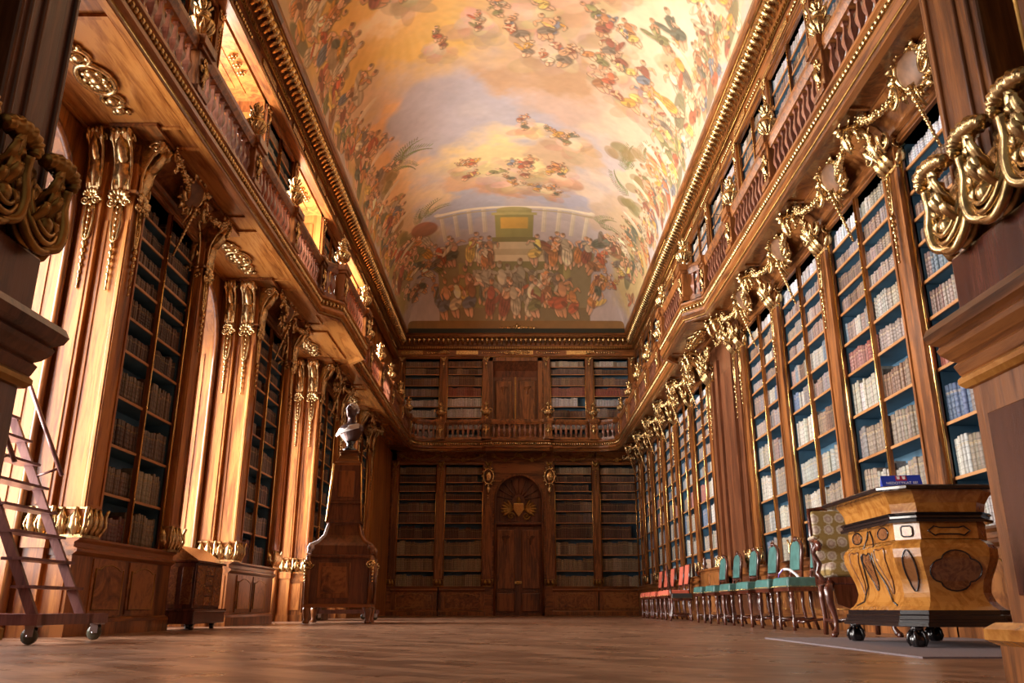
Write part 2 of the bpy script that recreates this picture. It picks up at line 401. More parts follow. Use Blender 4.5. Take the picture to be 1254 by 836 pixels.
# ------------------------------------------------------------------ bookcases
CASES = []   # (matrix, half width, zs, columns, depth, wall, index)
def bookcase(name, W, zs, loc, rz, label, ncol=2, depth=0.42, base=0.0, cove=True, side='woodV', zbase=0.0, group=None, wall='', idx=0, top=0.16, bside=False, orange=False):
    t = thing(name, label, 'bookcase', (loc[0], loc[1], zbase), rz, group)
    z0, z1 = zs[0]-zbase, zs[-1]-zbase
    h = W/2
    mb = MB()   # lining: back, sides, underside of the top
    mb.box(-h, h, depth-0.03, depth, z0-0.03, z1)
    mb.box(-h-0.03, -h, 0.03, depth, z0-0.03, z1); mb.box(h, h+0.03, 0.03, depth, z0-0.03, z1)
    mb.box(-h, h, 0.03, depth, z1, z1+0.03)
    mb.build('painted_lining', 'blue', t)
    for i, z in enumerate(zs[:-1]):
        z -= zbase
        s = MB().box(-h, h, 0.045, depth-0.03, z-0.028, z)
        o = s.build('shelf', 'blue', t)
        if True:
            e = MB().box(-h, h, 0.025, 0.045, z-0.032, z+0.002); e.build('shelf_edge', 'orangeS', o)
    fw = 0.05
    hd = MB().box(-h-fw, h+fw, -0.02, depth, z1, z1+top)
    mould(hd, -h-fw, h+fw, [(-0.02, z1+0.02), (-0.045, z1+0.03), (-0.045, z1+0.05), (-0.02, z1+0.06)])
    mould(hd, -h-fw, h+fw, [(-0.02, z1+top-0.05), (-0.07, z1+top-0.02), (-0.07, z1+top), (-0.02, z1+top)])
    hd.build('header', 'woodX', t)
    for sx in (-1, 1):
        st = MB().box(min(sx*h, sx*(h+fw)), max(sx*h, sx*(h+fw)), -0.02, 0.05, z0-0.03, z1); st.build('stile', side, t)
        r = MB().tube([(sx*(h-0.012), -0.018, z0), (sx*(h-0.012), -0.018, z1)], 0.016, 8); r.build('brass_rod', 'brass', t)
    for c in range(1, ncol):
        x = -h + W*c/ncol
        d = MB().box(x-0.022, x+0.022, 0.0, 0.045, z0-0.03, z1); dv = d.build('divider', side, t)
        d = MB().tube([(x, -0.012, z0), (x, -0.012, z1)], 0.015, 8)
        for z in zs[1:-1]: d.ball((x, -0.012, z-zbase), (0.022, 0.022, 0.02), 6, 4)
        d.build('brass_rod', 'brass', dv)
    if cove:
        hw = cove
        pf = [(-0.02, z1+top), (-0.05, z1+top+0.10), (-0.14, z1+top+0.2), (-0.30, z1+top+0.28), (-0.30, z1+top+0.31), (0.2, z1+top+0.31), (0.2, z1+top)]
        cv = MB().prism(pf, -hw, hw, 'yz'); cv.build('cove', 'burl', t)
    if base:
        hb = base
        b = MB().box(-hb, hb, -0.04, 0.40, 0.14, 0.90)
        b.box(-hb-0.03, hb+0.03, -0.08, 0.42, 0, 0.14)
        bt = b.build('base_cabinet', 'woodV' if not orange else 'orangeV', t)
        m = MB()
        mould(m, -hb-0.02, hb+0.02, [(-0.04, 0.86), (-0.09, 0.90), (-0.09, 0.93), (-0.05, 0.95), (-0.05, 1.0), (-0.10, 1.03), (-0.10, 1.055), (0.42, 1.055), (0.42, 0.86)])
        mould(m, -hb-0.03, hb+0.03, [(-0.04, 0.14), (-0.085, 0.14), (-0.075, 0.18), (-0.04, 0.20)])
        m.build('moulding', 'woodX', bt)
        for c in range(1 if wall == 'B' else 2):
            xc = 0 if wall == 'B' else (-h/2 if c == 0 else h/2)
            dw = h*0.95 if wall == 'B' else h/2*0.86
            dr = MB()
            n = 8
            top_pts = [(xc-dw+0.06+(2*dw-0.12)*i/n, 0.74+0.045*math.sin(PI*i/n)**2 - (0.02 if i in (1, n-1) else 0)) for i in range(n+1)]
            dr.box(xc-dw, xc+dw, -0.055, -0.04, 0.22, 0.845)
            d = dr.build('door', 'burl' if not orange else 'orangeV', t)
            pl = [(xc-dw+0.06, 0.28), (xc+dw-0.06, 0.28)] + top_pts[::-1]
            mm = MB().prism(pl, -0.066, -0.055, 'xz'); mm.build('raised_panel', 'burl', d)
            g = MB().tube([(p[0], -0.066, p[1]) for p in pl], 0.008, 5, closed=True); g.build('gilt_bead', 'darkgold', d)
        if bside:
            for sx in (-1,):
                p = MB().box(-hb-0.015, -hb, 0.0, 0.34, 0.24, 0.82); p.build('side_panel', 'orangeV', bt, bevel=0.006)
    mat = Matrix.Translation((loc[0], loc[1], 0)) @ Matrix.Rotation(rz, 4, 'Z')
    CASES.append((mat, h, zs, ncol, depth, wall, idx))
    return t
M['orangeS'] = wood('shelf_edge_wood', (0.20, 0.07, 0.02), (0.38, 0.16, 0.05), (0.5, 0.24, 0.09), 'x', rough=0.35)

# ------------------------------------------------------------------ pilasters
def gilt_base_mb(w, d, h=0.32, y0=0.0):
    """leafy gilt socket wrapping three faces of a shaft w wide whose front is y=y0-d"""
    g = MB()
    yf = y0-d
    for x0, x1 in ((-w/2, w/2),):
        nl = max(2, round(w/0.13))
        for i in range(nl):
            x = -w/2 + w*(i+0.5)/nl
            leaf(g, (x, yf-0.01, 0), (x, yf-0.03, h*0.95), w/nl*1.15, (0, -0.05, 0), lobes=3)
            g.tube([(x-w/nl*0.3, yf-0.02, 0.02), (x-w/nl*0.42, yf-0.07, h*0.4), (x-w/nl*0.15, yf-0.055, h*0.75), (x, yf-0.03, h)], 0.013, 6)
    nd_ = max(1, round(d/0.14))
    for sx in (-1, 1):
        for i in range(nd_):
            y = yf + d*(i+0.5)/nd_
            leaf(g, (sx*(w/2+0.01), y, 0), (sx*(w/2+0.03), y, h*0.95), d/nd_*1.15, (sx*0.05, 0, 0), lobes=3)
            g.tube([(sx*(w/2+0.02), y-0.03, 0.02), (sx*(w/2+0.07), y-0.04, h*0.45), (sx*(w/2+0.03), y, h)], 0.013, 6)
        g.tube([(sx*(w/2+0.01), yf-0.01, 0), (sx*(w/2+0.06), yf-0.06, h*0.4), (sx*(w/2+0.05), yf-0.05, h*0.75), (sx*(w/2+0.07), yf-0.07, h)], 0.02, 7)
    g.box(-w/2-0.03, w/2+0.03, yf-0.03, y0, -0.015, 0.02)
    g.box(-w/2-0.02, w/2+0.02, yf-0.02, y0, h-0.02, h)
    return g
def capital_mb(w, d, h=0.75):
    """composite capital in z 0..h, widening to a console"""
    g = MB(); yf = -d
    g.box(-w/2-0.02, w/2+0.02, yf-0.02, 0, -0.02, 0.02)
    for x in (-w*0.33, 0, w*0.33):
        leaf(g, (x, yf-0.01, 0.02), (x, yf-0.11, h*0.5), w*0.36, (0, -0.05, 0), curl=0.05, lobes=4)
    for sx in (-1, 1):
        leaf(g, (sx*(w/2), yf*0.5, 0.02), (sx*(w/2+0.10), yf*0.5, h*0.5), w*0.36, (sx*0.05, 0, 0), curl=0.05, lobes=4)
        spiral(g, (sx*(w*0.5+0.02), yf-0.12, h*0.72), 0.10, 1.6, 0.026, a0=PI/2, sgn=-sx, lead=[(sx*w*0.05, yf-0.08, h*0.55)])
        spiral(g, (sx*(w*0.5+0.03), yf*0.4, h*0.72), 0.09, 1.5, 0.022, a0=PI/2, sgn=-1, plane='yz')
        leaf(g, (sx*w*0.3, yf-0.08, h*0.5), (sx*(w*0.62), yf-0.2, h*1.0), w*0.35, (0, -0.05, 0.02), curl=0.03)
    leaf(g, (0, yf-0.06, h*0.45), (0, yf-0.22, h*0.98), w*0.55, (0, -0.07, 0), curl=0.06, lobes=5)
    flower(g, (0, yf-0.2, h*0.72), 0.075)
    return g
def bracket_mb(w, h, pr):
    """acanthus-faced bracket, z 0..h, swelling outwards to -y*pr at the top"""
    g = MB()
    pf = [(0.0, 0.0), (-0.03, 0.0), (-0.055, h*0.10), (-0.05, h*0.28), (-0.07, h*0.48), (-pr*0.55, h*0.70), (-pr*0.85, h*0.80), (-pr, h*0.90), (-pr*0.95, h*0.98), (-pr*0.7, h), (0, h)]
    g.prism(pf, -w*0.34, w*0.34, 'yz')
    for sx in (-1, 1):
        g.tube([(sx*w*0.36, y, z) for y, z in pf[1:9]], [0.016, 0.02, 0.02, 0.02, 0.024, 0.026, 0.03, 0.026], 7)
    leaf(g, (0, -0.05, h*0.05), (0, -0.09, h*0.62), w*0.75, (0, -0.03, 0), curl=0.03, lobes=6)
    leaf(g, (0, -0.07, h*0.42), (0, -pr*0.98, h*0.88), w*0.6, (0, -0.05, -0.02), lobes=5)
    for q in range(4): g.ball((-w*0.36+w*0.24*q, -pr*0.9, h*0.93), (w*0.13, 0.055, 0.05), 8, 6)
    for sx in (-1, 1): spiral(g, (sx*w*0.42, -pr*0.72, h*0.84), 0.075, 1.4, 0.022, a0=0, sgn=1, plane='yz')
    return g
def mask_mb(w):
    """cluster of shells and leaves at the neck with a looped drop"""
    g = MB(); flower(g, (0, -0.05, 0), w*0.30)
    for k in range(7):
        a = PI*(0.0+k/6); leaf(g, (0.02*math.cos(a), -0.03, 0.0), (w*0.5*math.cos(a), -0.07, w*0.42*math.sin(a)), w*0.3, (0, -0.03, 0), lobes=3)
    for sx in (-1, 1): spiral(g, (sx*w*0.3, -0.045, -0.08), 0.055, 1.3, 0.018, sgn=sx)
    return g
def console_mb():
    """gilt S-scroll springing from the capital to the gallery soffit"""
    g = MB()
    pts = [(0, 0.0, 0.0), (0, -0.10, 0.06), (0, -0.16, 0.2), (0, -0.17, 0.34), (0, -0.26, 0.44), (0, -0.40, 0.48), (0, -0.52, 0.44), (0, -0.54, 0.36), (0, -0.48, 0.33)]
    g.tube(pts, [0.035, 0.05, 0.055, 0.05, 0.048, 0.045, 0.04, 0.032, 0.025], 8, 1.5)
    for i, p in enumerate(pts[1:-2]):
        for sx in (-1, 1):
            leaf(g, p, (sx*0.12, p[1]-0.05, p[2]+0.12-0.02*i), 0.07, (0, -0.03, 0), lobes=3)
    leaf(g, (0, -0.5, 0.42), (0, -0.42, 0.1), 0.14, (0, -0.06, 0), lobes=4)
    return g
def husks_mb(L, n=7, side=0):
    g = MB()
    g.tube([(-0.05, -0.02, 0), (-0.055, -0.03, -L*0.25), (-0.035, -0.03, -L*0.43), (0, -0.03, -L*0.47), (0.035, -0.03, -L*0.43), (0.055, -0.03, -L*0.25), (0.05, -0.02, 0)], 0.014, 6)
    beads(g, (0, -0.03, -L*0.04), (0, -0.03, -L*0.4), 6, 0.022)
    beads(g, (0, -0.035, -L*0.5), (0, -0.03, -L), n, 0.038, 0.018)
    g.tube([(0, -0.03, -L*0.03), (0, -0.032, -L*0.5), (0, -0.03, -L)], 0.012, 5)
    return g

PROTO = {}
def pilaster(name, loc, rz, z0, z1, w, d, style, label, group):
    key = (name, z0, z1, w, d, style)
    if key in PROTO:
        return copy_tree(PROTO[key], (loc[0], loc[1], z0), rz, label, group)
    t = thing(name, label, 'pilaster', (loc[0], loc[1], z0), rz, group)
    H = z1-z0
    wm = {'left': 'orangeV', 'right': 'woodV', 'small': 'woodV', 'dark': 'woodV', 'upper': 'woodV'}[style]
    s = MB()
    s.box(-w/2, w/2, -d, 0.0, 0, H)
    # raised strips that frame a sunk panel
    e = 0.045 if w > 0.3 else 0.03
    for sx in (-1, 1):
        s.box(min(sx*w/2, sx*(w/2-e)), max(sx*w/2, sx*(w/2-e)), -d-0.018, -d, 0.3, H-0.1)
        if style == 'left':
            s.box(min(sx*w/2, sx*(w/2+0.015)), max(sx*w/2, sx*(w/2+0.015)), -d, -d+e, 0.3, H-0.8)
            s.box(min(sx*w/2, sx*(w/2+0.015)), max(sx*w/2, sx*(w/2+0.015)), -e, 0, 0.3, H-0.8)
    s.box(-w/2+e, w/2-e, -d-0.018, -d, H-0.14, H-0.1); s.box(-w/2+e, w/2-e, -d-0.018, -d, 0.3, 0.36)
    s.build('shaft', wm, t, bevel=0.006 if style == 'left' else 0)
    if style in ('left', 'right', 'dark'):
        gilt_base_mb(w, d).build('gilt_base', 'gold' if style != 'dark' else 'darkgold', t)
        gold = 'gold' if style != 'dark' else 'darkgold'
        ch = 0.62 if style == 'left' else 0.45
        if style != 'left':
            c = capital_mb(w*0.92, d, ch).build('capital', gold, t, loc=(0, 0, H-ch))
            console_mb().build('console', gold, t, loc=(0, -d-0.02, H-0.28))
            husks_mb(1.15).build('husk_garland', gold, t, loc=(0, -d-0.02, H-ch-0.02))
        if style == 'left':
            for (x, y, az, ww) in ((0, -d, 0, w), (-w/2, -d/2, -PI/2, d), (w/2, -d/2, PI/2, d)):
                k = bracket_mb(ww*0.95, 0.80, 0.26).build('bracket', gold, t, loc=(x, y, H-0.42)); k.rotation_euler = (0, 0, az)
                k = mask_mb(ww).build('mask', gold, t, loc=(x, y, H-0.50)); k.rotation_euler = (0, 0, az)
                k = husks_mb(1.15).build('husk_garland', gold, t, loc=(x, y, H-0.58)); k.rotation_euler = (0, 0, az)
            MB().box(-w/2-0.05, w/2+0.05, -d-0.05, 0, H-0.44, H-0.40).build('neck_moulding', 'woodX', t)
            a = MB(); a.box(-w/2+0.01, w/2-0.01, -d+0.01, 0, H, H+0.36); a.box(-w/2-0.28, w/2+0.28, -d-0.30, 0, H+0.37, H+0.42)
            a.build('abacus', 'woodX', t)
    elif style == 'small':
        gilt_base_mb(w, d, 0.25).build('gilt_base', 'darkgold', t)
        g = MB(); 
        flower(g, (0, -d-0.04, H-0.15), 0.09)
        for sx in (-1, 1):
            leaf(g, (0, -d-0.03, H-0.25), (sx*0.14, -d-0.06, H-0.02), 0.1, (0, -0.04, 0)); spiral(g, (sx*0.09, -d-0.04, H-0.34), 0.05, 1.3, 0.016, a0=PI/2, sgn=sx)
        beads(g, (0, -d-0.03, H-0.45), (0, -d-0.02, H-1.35), 13, 0.032, 0.014)
        g.build('gilt_crest', 'darkgold', t)
    elif style == 'upper':
        g = MB(); flower(g, (0, -d-0.03, H-0.12), 0.085)
        for sx in (-1, 1): spiral(g, (sx*0.08, -d-0.03, H-0.06), 0.05, 1.3, 0.016, a0=0, sgn=sx)
        leaf(g, (0, -d-0.01, H-0.42), (0, -d-0.05, H-0.2), 0.1, (0, -0.03, 0)); beads(g, (0, -d-0.02, H-0.45), (0, -d-0.02, H-0.85), 7, 0.022, 0.012)
        g.build('gilt_crest', 'gold', t)
    PROTO[key] = t; KIDS[t] = list(t.children)
    return t

# ------------------------------------------------------------------ cartouches with swags above the cases
def cartouche(loc, rz, span, label, group, gold='gold', medallion='mirror'):
    key = ('cart', round(span, 2), gold)
    if key in PROTO: return copy_tree(PROTO[key], loc, rz, label, group)
    t = thing('gilt_cartouche', label, 'cartouche', loc, rz, group)
    T = Matrix.Rotation(R(28), 4, 'X') @ Matrix.Diagonal((1.32, 1.2, 1.32, 1))
    f = MB(); f.M = T
    ring = [(0.22*math.cos(a), 0, 0.17*math.sin(a)) for a in [2*PI*i/20 for i in range(20)]]
    f.tube(ring, 0.036, 7, closed=True)
    for i in range(14):
        a = 2*PI*i/14
        b = (0.22*math.cos(a), -0.01, 0.17*math.sin(a)); tt = (0.33*math.cos(a+0.25), -0.035, 0.27*math.sin(a+0.25))
        leaf(f, b, tt, 0.09, (0, -0.04, 0), lobes=3)
    for k in range(10):
        a = 2*PI*k/10+0.2; f.ball((0.225*math.cos(a), -0.04, 0.175*math.sin(a)), 0.03, 6, 4)
    f.build('frame', gold, t)
    o = MB(); o.M = T; o.ball((0, 0, 0), (0.215, 0.04, 0.165), 20, 8); o.build('oval', medallion, t)
    c = MB(); c.M = T
    for sx in (-1, 0, 1):
        leaf(c, (sx*0.04, -0.02, 0.18), (sx*0.15, -0.10, 0.36-0.04*abs(sx)), 0.13, (0, -0.05, 0), curl=0.03, lobes=4)
    flower(c, (0, -0.07, 0.2), 0.07)
    c.build('crest', gold, t)
    for sx in (-1, 1):
        g = MB()
        x0 = 0.34; x1 = span-0.06
        P = []
        for i in range(9):
            u = i/8; P.append((sx*(x0+(x1-x0)*u), -0.02-0.10*math.sin(PI*u)-0.12*u, -0.10-0.16*math.sin(PI*u)+0.20*u))
        garland(g, P, 0.062)
        g.tube([(sx*(x0+0.02)+0.09*math.cos(a), -0.06, -0.13+0.13*math.sin(a)) for a in [2*PI*i/14 for i in range(14)]], 0.03, 7, closed=True)
        spiral(g, (sx*(x1-0.07), -0.15, 0.06), 0.10, 1.3, 0.03, a0=0, sgn=sx)
        garland(g, [P[-1], (sx*(x1), -0.22, -0.05), (sx*(x1-0.02), -0.16, -0.22)], 0.04)
        g.build('garland', gold, t)
    d = MB(); beads(d, (0, -0.06, -0.24), (0, 0.17, -0.95), 14, 0.036, 0.02); d.tube([(0, -0.06, -0.2), (0, 0.055, -0.6), (0, 0.17, -0.96)], 0.016, 6)
    leaf(d, (0, -0.03, -0.18), (0, 0.10, -0.46), 0.12, (0, -0.05, 0))
    d.build('husk_garland', gold, t)
    PROTO[key] = t; KIDS[t] = list(t.children)
    return t

NTH = ['nearest the entrance', 'second from the entrance', 'third from the entrance', 'fourth from the entrance', 'fifth from the entrance', 'sixth from the entrance', 'seventh from the entrance', 'eighth from the entrance', 'ninth from the entrance', 'tenth from the entrance', 'eleventh from the entrance', 'twelfth from the entrance', 'thirteenth from the entrance', 'fourteenth from the entrance']

# ---- right wall, lower storey
RN = [(7.925, 2.03), (10.375, 2.03), (12.825, 2.03), (15.2, 1.92)]
FARP = 2.27
RF = [(19.42 + FARP*(k+0.5), 1.95) for k in range(6)]
RBAYS = RN + RF
for i, (yc, W) in enumerate(RBAYS):
    bookcase('built_in_bookcase', W, ZS, (XR, yc), RR, 'tall blue-lined bookcase on the brightly lit lower right wall, '+NTH[i], base=W/2+0.2, cove=W/2+0.2, group='lower bookcases on the right wall', wall='R', idx=i)
    cartouche((XR-0.26, yc, 6.0), RR, W/2+0.17, 'gilt cartouche with swags over the lower right bookcase, '+NTH[i], 'cartouches over the right bookcases')
RP = [(9.15, 0.40), (11.6, 0.40), (14.03, 0.40), (16.33, 0.3)] + [(19.42+FARP*k, 0.28) for k in range(6)]
for i, (y, w) in enumerate(RP):
    pilaster('pilaster', (XR, y), RR, 1.06, 5.83, w, 0.06, 'right', 'walnut pilaster with brass edges between lit right bookcases, '+NTH[i], 'lower pilasters on the right wall')
# the broad plain block in the middle of the right wall
t = thing('chimney_breast', 'broad dark fluted walnut pier between the two runs of right bookcases', 'wall pier', (XR, 17.87, 0), RR)
MB().box(-1.35, 1.35, -0.02, 0.4, 0, 6.12).build('body', 'dark', t)
for x in (-1.15, -0.62, 0.62, 1.15):
    MB().box(x-0.13, x+0.13, -0.09, -0.02, 1.06, 5.7).build('pilaster_strip', 'dark', t)
MB().box(-0.42, 0.42, -0.05, -0.02, 1.3, 5.3).build('sunk_panel', 'dark', t, bevel=0.012)
mm = MB(); mould(mm, -1.38, 1.38, [(-0.02, 0.9), (-0.10, 0.94), (-0.12, 1.06), (0, 1.06), (0, 0.9)]); mould(mm, -1.38, 1.38, [(-0.02, 0), (-0.10, 0), (-0.10, 0.14), (-0.02, 0.17)]); mm.build('moulding', 'woodX', t)
for x in (-1.15, 1.15):
    capital_mb(0.26, 0.07, 0.45).build('capital', 'gold', t, loc=(x, -0.03, 5.35)); husks_mb(1.3).build('husk_garland', 'gold', t, loc=(x, -0.1, 5.3)); console_mb().build('console', 'gold', t, loc=(x, -0.1, 5.6))
    gilt_base_mb(0.26, 0.07).build('gilt_base', 'gold', t, loc=(x, -0.03, 1.06))
for x in (-0.62, 0.62):
    g = MB(); garland(g, [(x-0.4, -0.25, 5.95), (x-0.1, -0.3, 5.75), (x+0.15, -0.28, 5.7), (x+0.4, -0.3, 5.95)], 0.06); spiral(g, (x, -0.28, 5.9), 0.12, 1.4, 0.035); g.build('garland', 'gold', t)

# ---- left wall, lower storey: bookcase piers and the window niches between
for i, yc in enumerate(PIERS):
    bookcase('pier_bookcase', 1.90, ZS, (XL, yc), RL, 'shadowed bookcase set in a walnut pier of the left wall, '+NTH[i], base=1.375, cove=1.3, group='bookcases in the left piers', wall='L', idx=i, bside=True)
    cartouche((XL+0.26, yc, 6.0), RL, 1.1, 'gilt cartouche with swags over the left pier bookcase, '+NTH[i], 'cartouches over the left piers')
    for sx, w in ((-1, 'near'), (1, 'far')):
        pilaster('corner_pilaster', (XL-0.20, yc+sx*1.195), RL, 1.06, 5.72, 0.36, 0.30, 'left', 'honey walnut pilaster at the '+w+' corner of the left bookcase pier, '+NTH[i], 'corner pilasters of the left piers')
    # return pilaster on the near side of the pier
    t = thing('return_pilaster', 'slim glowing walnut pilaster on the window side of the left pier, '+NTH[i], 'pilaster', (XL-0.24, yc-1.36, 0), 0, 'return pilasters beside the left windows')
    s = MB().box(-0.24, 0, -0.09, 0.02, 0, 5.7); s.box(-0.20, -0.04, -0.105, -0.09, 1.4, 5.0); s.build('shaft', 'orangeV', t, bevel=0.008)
    mb = MB().box(-0.26, 0.02, -0.13, 0, 0.93, 1.06); mb.box(-0.26, 0.02, -0.12, 0, 0, 0.14); mb.build('moulding', 'orangeV', t)
    g = gilt_base_mb(0.24, 0.09).build('gilt_base', 'gold', t, loc=(-0.12, 0, 1.06))
    g = bracket_mb(0.22, 0.8, 0.22).build('bracket', 'gold', t, loc=(-0.12, -0.09, 5.3)); mask_mb(0.22).build('mask', 'gold', t, loc=(-0.12, -0.09, 5.22)); husks_mb(1.15).build('husk_garland', 'gold', t, loc=(-0.12, -0.09, 5.14))
# pier cores
mb = MB()
for yc in PIERS: mb.box(-6.45, XL-0.43, yc-1.36, yc+1.36, 0, 6.15); mb.box(-5.4, -5.15, yc-1.36, yc-0.98, 0, 6.15); mb.box(-5.4, -5.15, yc+0.98, yc+1.36, 0, 6.15)
mb.box(-6.45, -4.95, 29.0, YB, 0, 6.15); mb.box(-6.45, -5.1, 4.4, 7.05, 0, 6.15)
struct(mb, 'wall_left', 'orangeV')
# arched embrasures
NICHES = [(7.05, 9.5), (12.25, 14.69), (17.45, 19.89), (22.65, 25.09), (27.85, 29.0)]
def arch_outline(y0, y1, z0, zs_, n=16):
    c = (y0+y1)/2; r = (y1-y0)/2
    return [(y0, z0)] + [(c-r*math.cos(PI*i/n), zs_+r*math.sin(PI*i/n)) for i in range(n+1)] + [(y1, z0)]
def arch_wall(mb, ya, yb, zt, y0, y1, zs_, x0, x1):
    """wall slab from ya..yb up to zt with an arched hole"""
    hole = arch_outline(y0, y1, 0, zs_); c = (y0+y1)/2
    n = len(hole)
    out = []
    for (y, z) in hole:
        if y <= y0+1e-6 and z <= zs_+1e-6: out.append((ya, z))
        elif y >= y1-1e-6 and z <= zs_+1e-6: out.append((yb, z))
        else: out.append((ya+(yb-ya)*(y-y0)/(y1-y0), zt))
    vs = [(x0, *p) for p in hole] + [(x0, *p) for p in out] + [(x1, *p) for p in hole] + [(x1, *p) for p in out]
    fs = []
    for i in range(n-1):
        fs += [(i, i+1, n+i+1, n+i), (2*n+i, 3*n+i, 3*n+i+1, 2*n+i+1), (i, 2*n+i, 2*n+i+1, i+1)]
    mb.add(vs, fs)
    # corner fill
    for (a, b) in ((1, 2), (n-2, n-3)):
        pass
for i, (a, b) in enumerate(NICHES[:4]):
    mb = MB(); arch_wall(mb, a, b, 6.15, a+0.13, b-0.13, 4.84, -5.52, -6.45)
    o = struct(mb, 'wall_left', 'orangeV')
    r = (b-a)/2-0.13; c = (a+b)/2
    tr = MB(); P = [(-5.50, y, z) for y, z in arch_outline(a+0.13, b-0.13, 0.0, 4.84)]
    tr.tube(P, 0.045, 6); P2 = [(-5.50, y, z) for y, z in arch_outline(a+0.20, b-0.20, 0.0, 4.84)]
    tr.build('archivolt', 'woodV', o)
    pn = MB()   # raised panels on the jambs (both jambs) and gilt lines
    for yy, sg in ((b-0.13, -1), (a+0.13, 1)):
        pn.box(-6.25, -5.68, min(yy, yy+sg*0.015), max(yy, yy+sg*0.015), 0.25, 0.95); pn.box(-6.25, -5.68, min(yy, yy+sg*0.015), max(yy, yy+sg*0.015), 1.15, 4.7)
    pn.build('jamb_panel', 'orangeV', o)
    w = MB(); w.box(-6.43, -6.36, a+0.13, b-0.13, 0, 0.55)
    wo = struct(w, 'window_%d' % (i+1), 'woodV')
    gl = MB(); pl = arch_outline(a+0.13, b-0.13, 0.55, 4.84); gl.prism(pl, -6.41, -6.40, 'yz'); gl.build('glass', 'pane', wo)
    fr = MB(); fr.tube([(-6.38, y, z) for y, z in arch_outline(a+0.16, b-0.16, 0.58, 4.84)], 0.05, 6)
    for q in (0.33, 0.67): yy = a+(b-a)*q; fr.box(-6.41, -6.37, yy-0.025, yy+0.025, 0.55, 5.3)
    for z in (1.4, 2.2, 3.0, 3.8, 4.6): fr.box(-6.41, -6.37, a+0.15, b-0.15, z-0.02, z+0.02)
    fr.build('frame', 'woodV', wo)
mb = MB().box(-6.9, -6.45, 2.5, YB, 0, 11.2); struct(mb, 'wall_left', 'woodV')

wo = struct(MB().box(-6.43, -6.36, 2.5, 4.4, 0, 0.55), 'window_9', 'woodV')
MB().box(-6.41, -6.40, 2.5, 4.4, 0.55, 6.0).build('glass', 'pane', wo)
fr = MB()
for z in (0.6, 1.5, 2.4, 3.3, 4.2, 5.1): fr.box(-6.40, -6.36, 2.5, 4.4, z-0.02, z+0.02)
for yy in (2.55, 3.45, 4.35): fr.box(-6.40, -6.36, yy-0.03, yy+0.03, 0.55, 6.0)
fr.build('frame', 'woodV', wo)
# ---- upper storey left
UPIERS = [10.87, 16.07, 21.27, 26.47]
mb = MB()
for yc in [5.67]+UPIERS: mb.box(-6.45, XUL-0.45, yc-1.3, yc+1.3, 6.4, 11.0); mb.box(-5.6, XUL, yc-1.3, yc-1.0, 6.4, 11.0); mb.box(-5.6, XUL, yc+1.0, yc+1.3, 6.4, 11.0)
mb.box(-6.45, XUL, 29.1, YB, 6.4, 11.0)
mb.box(-6.45, XUL, 2.7, 29.1, 10.15, 11.0)
struct(mb, 'wall_left', 'orangeV')
for i, yc in enumerate(UPIERS):
    bookcase('gallery_bookcase', 1.9, ZU, (XUL, yc), RL, 'slim bookcase between windows above the left gallery, '+NTH[i], base=0, cove=False, zbase=6.5, group='bookcases above the left gallery', wall='LU', idx=i, depth=0.38, top=0.1)
    for sx, w in ((-1, 'near'), (1, 'far')):
        pilaster('gallery_pilaster', (XUL-0.0, yc+sx*1.14), RL, 6.5, 10.12, 0.26, 0.05, 'upper', 'walnut pilaster on the '+w+' side of the upper left bookcase, '+NTH[i], 'pilasters above the left gallery')
UN = [(6.97, 9.57), (12.17, 14.77), (17.37, 19.97), (22.57, 25.17)]
for i, (a, b) in enumerate(UN):
    wo = struct(MB().box(-6.45, -5.3, a, b, 6.4, 6.9), 'window_%d' % (i+5), 'orangeV')
    gl = MB().box(-6.41, -6.40, a, b, 6.9, 10.15); gl.build('glass', 'pane', wo)
    fr = MB()
    for q in (0.02, 0.35, 0.65, 0.98): yy = a+(b-a)*q; fr.box(-6.40, -6.35, yy-0.03, yy+0.03, 6.9, 10.15)
    for z in (6.92, 7.7, 8.5, 9.3, 10.12): fr.box(-6.40, -6.35, a, b, z-0.025, z+0.025)
    fr.build('frame', 'woodV', wo)
    so = MB().box(-6.1, -5.45, a+0.3, b-0.3, 10.13, 10.15); so.box(-5.95, -5.6, a+0.5, b-0.5, 10.115, 10.13); so.build('soffit_panel', 'orangeV', wo)
    for yy, sg in ((b, -1), (a, 1)):
        MB().box(-6.15, -5.35, min(yy, yy+sg*0.02), max(yy, yy+sg*0.02), 7.0, 9.9).build('jamb_panel', 'orangeV', wo, bevel=0.006)
    g = MB()
    for (yy, sg) in ((b-0.03, -1),):
        for z in (9.55, 9.3, 9.05): flower(g, (-5.75, yy, z), 0.09)
        for sx in (-1, 1): spiral(g, (-5.75, yy, 8.8), 0.07, 1.2, 0.02, sgn=sx)
        beads(g, (-5.75, yy, 8.75), (-5.75, yy, 8.2), 7, 0.035, 0.02)
    yc = (a+b)/2
    for k in range(3): flower(g, (-5.3-0.1*0, yc-0.25+0.25*k, 10.11), 0.1)
    g.build('gilt_ornament', 'gold', wo)

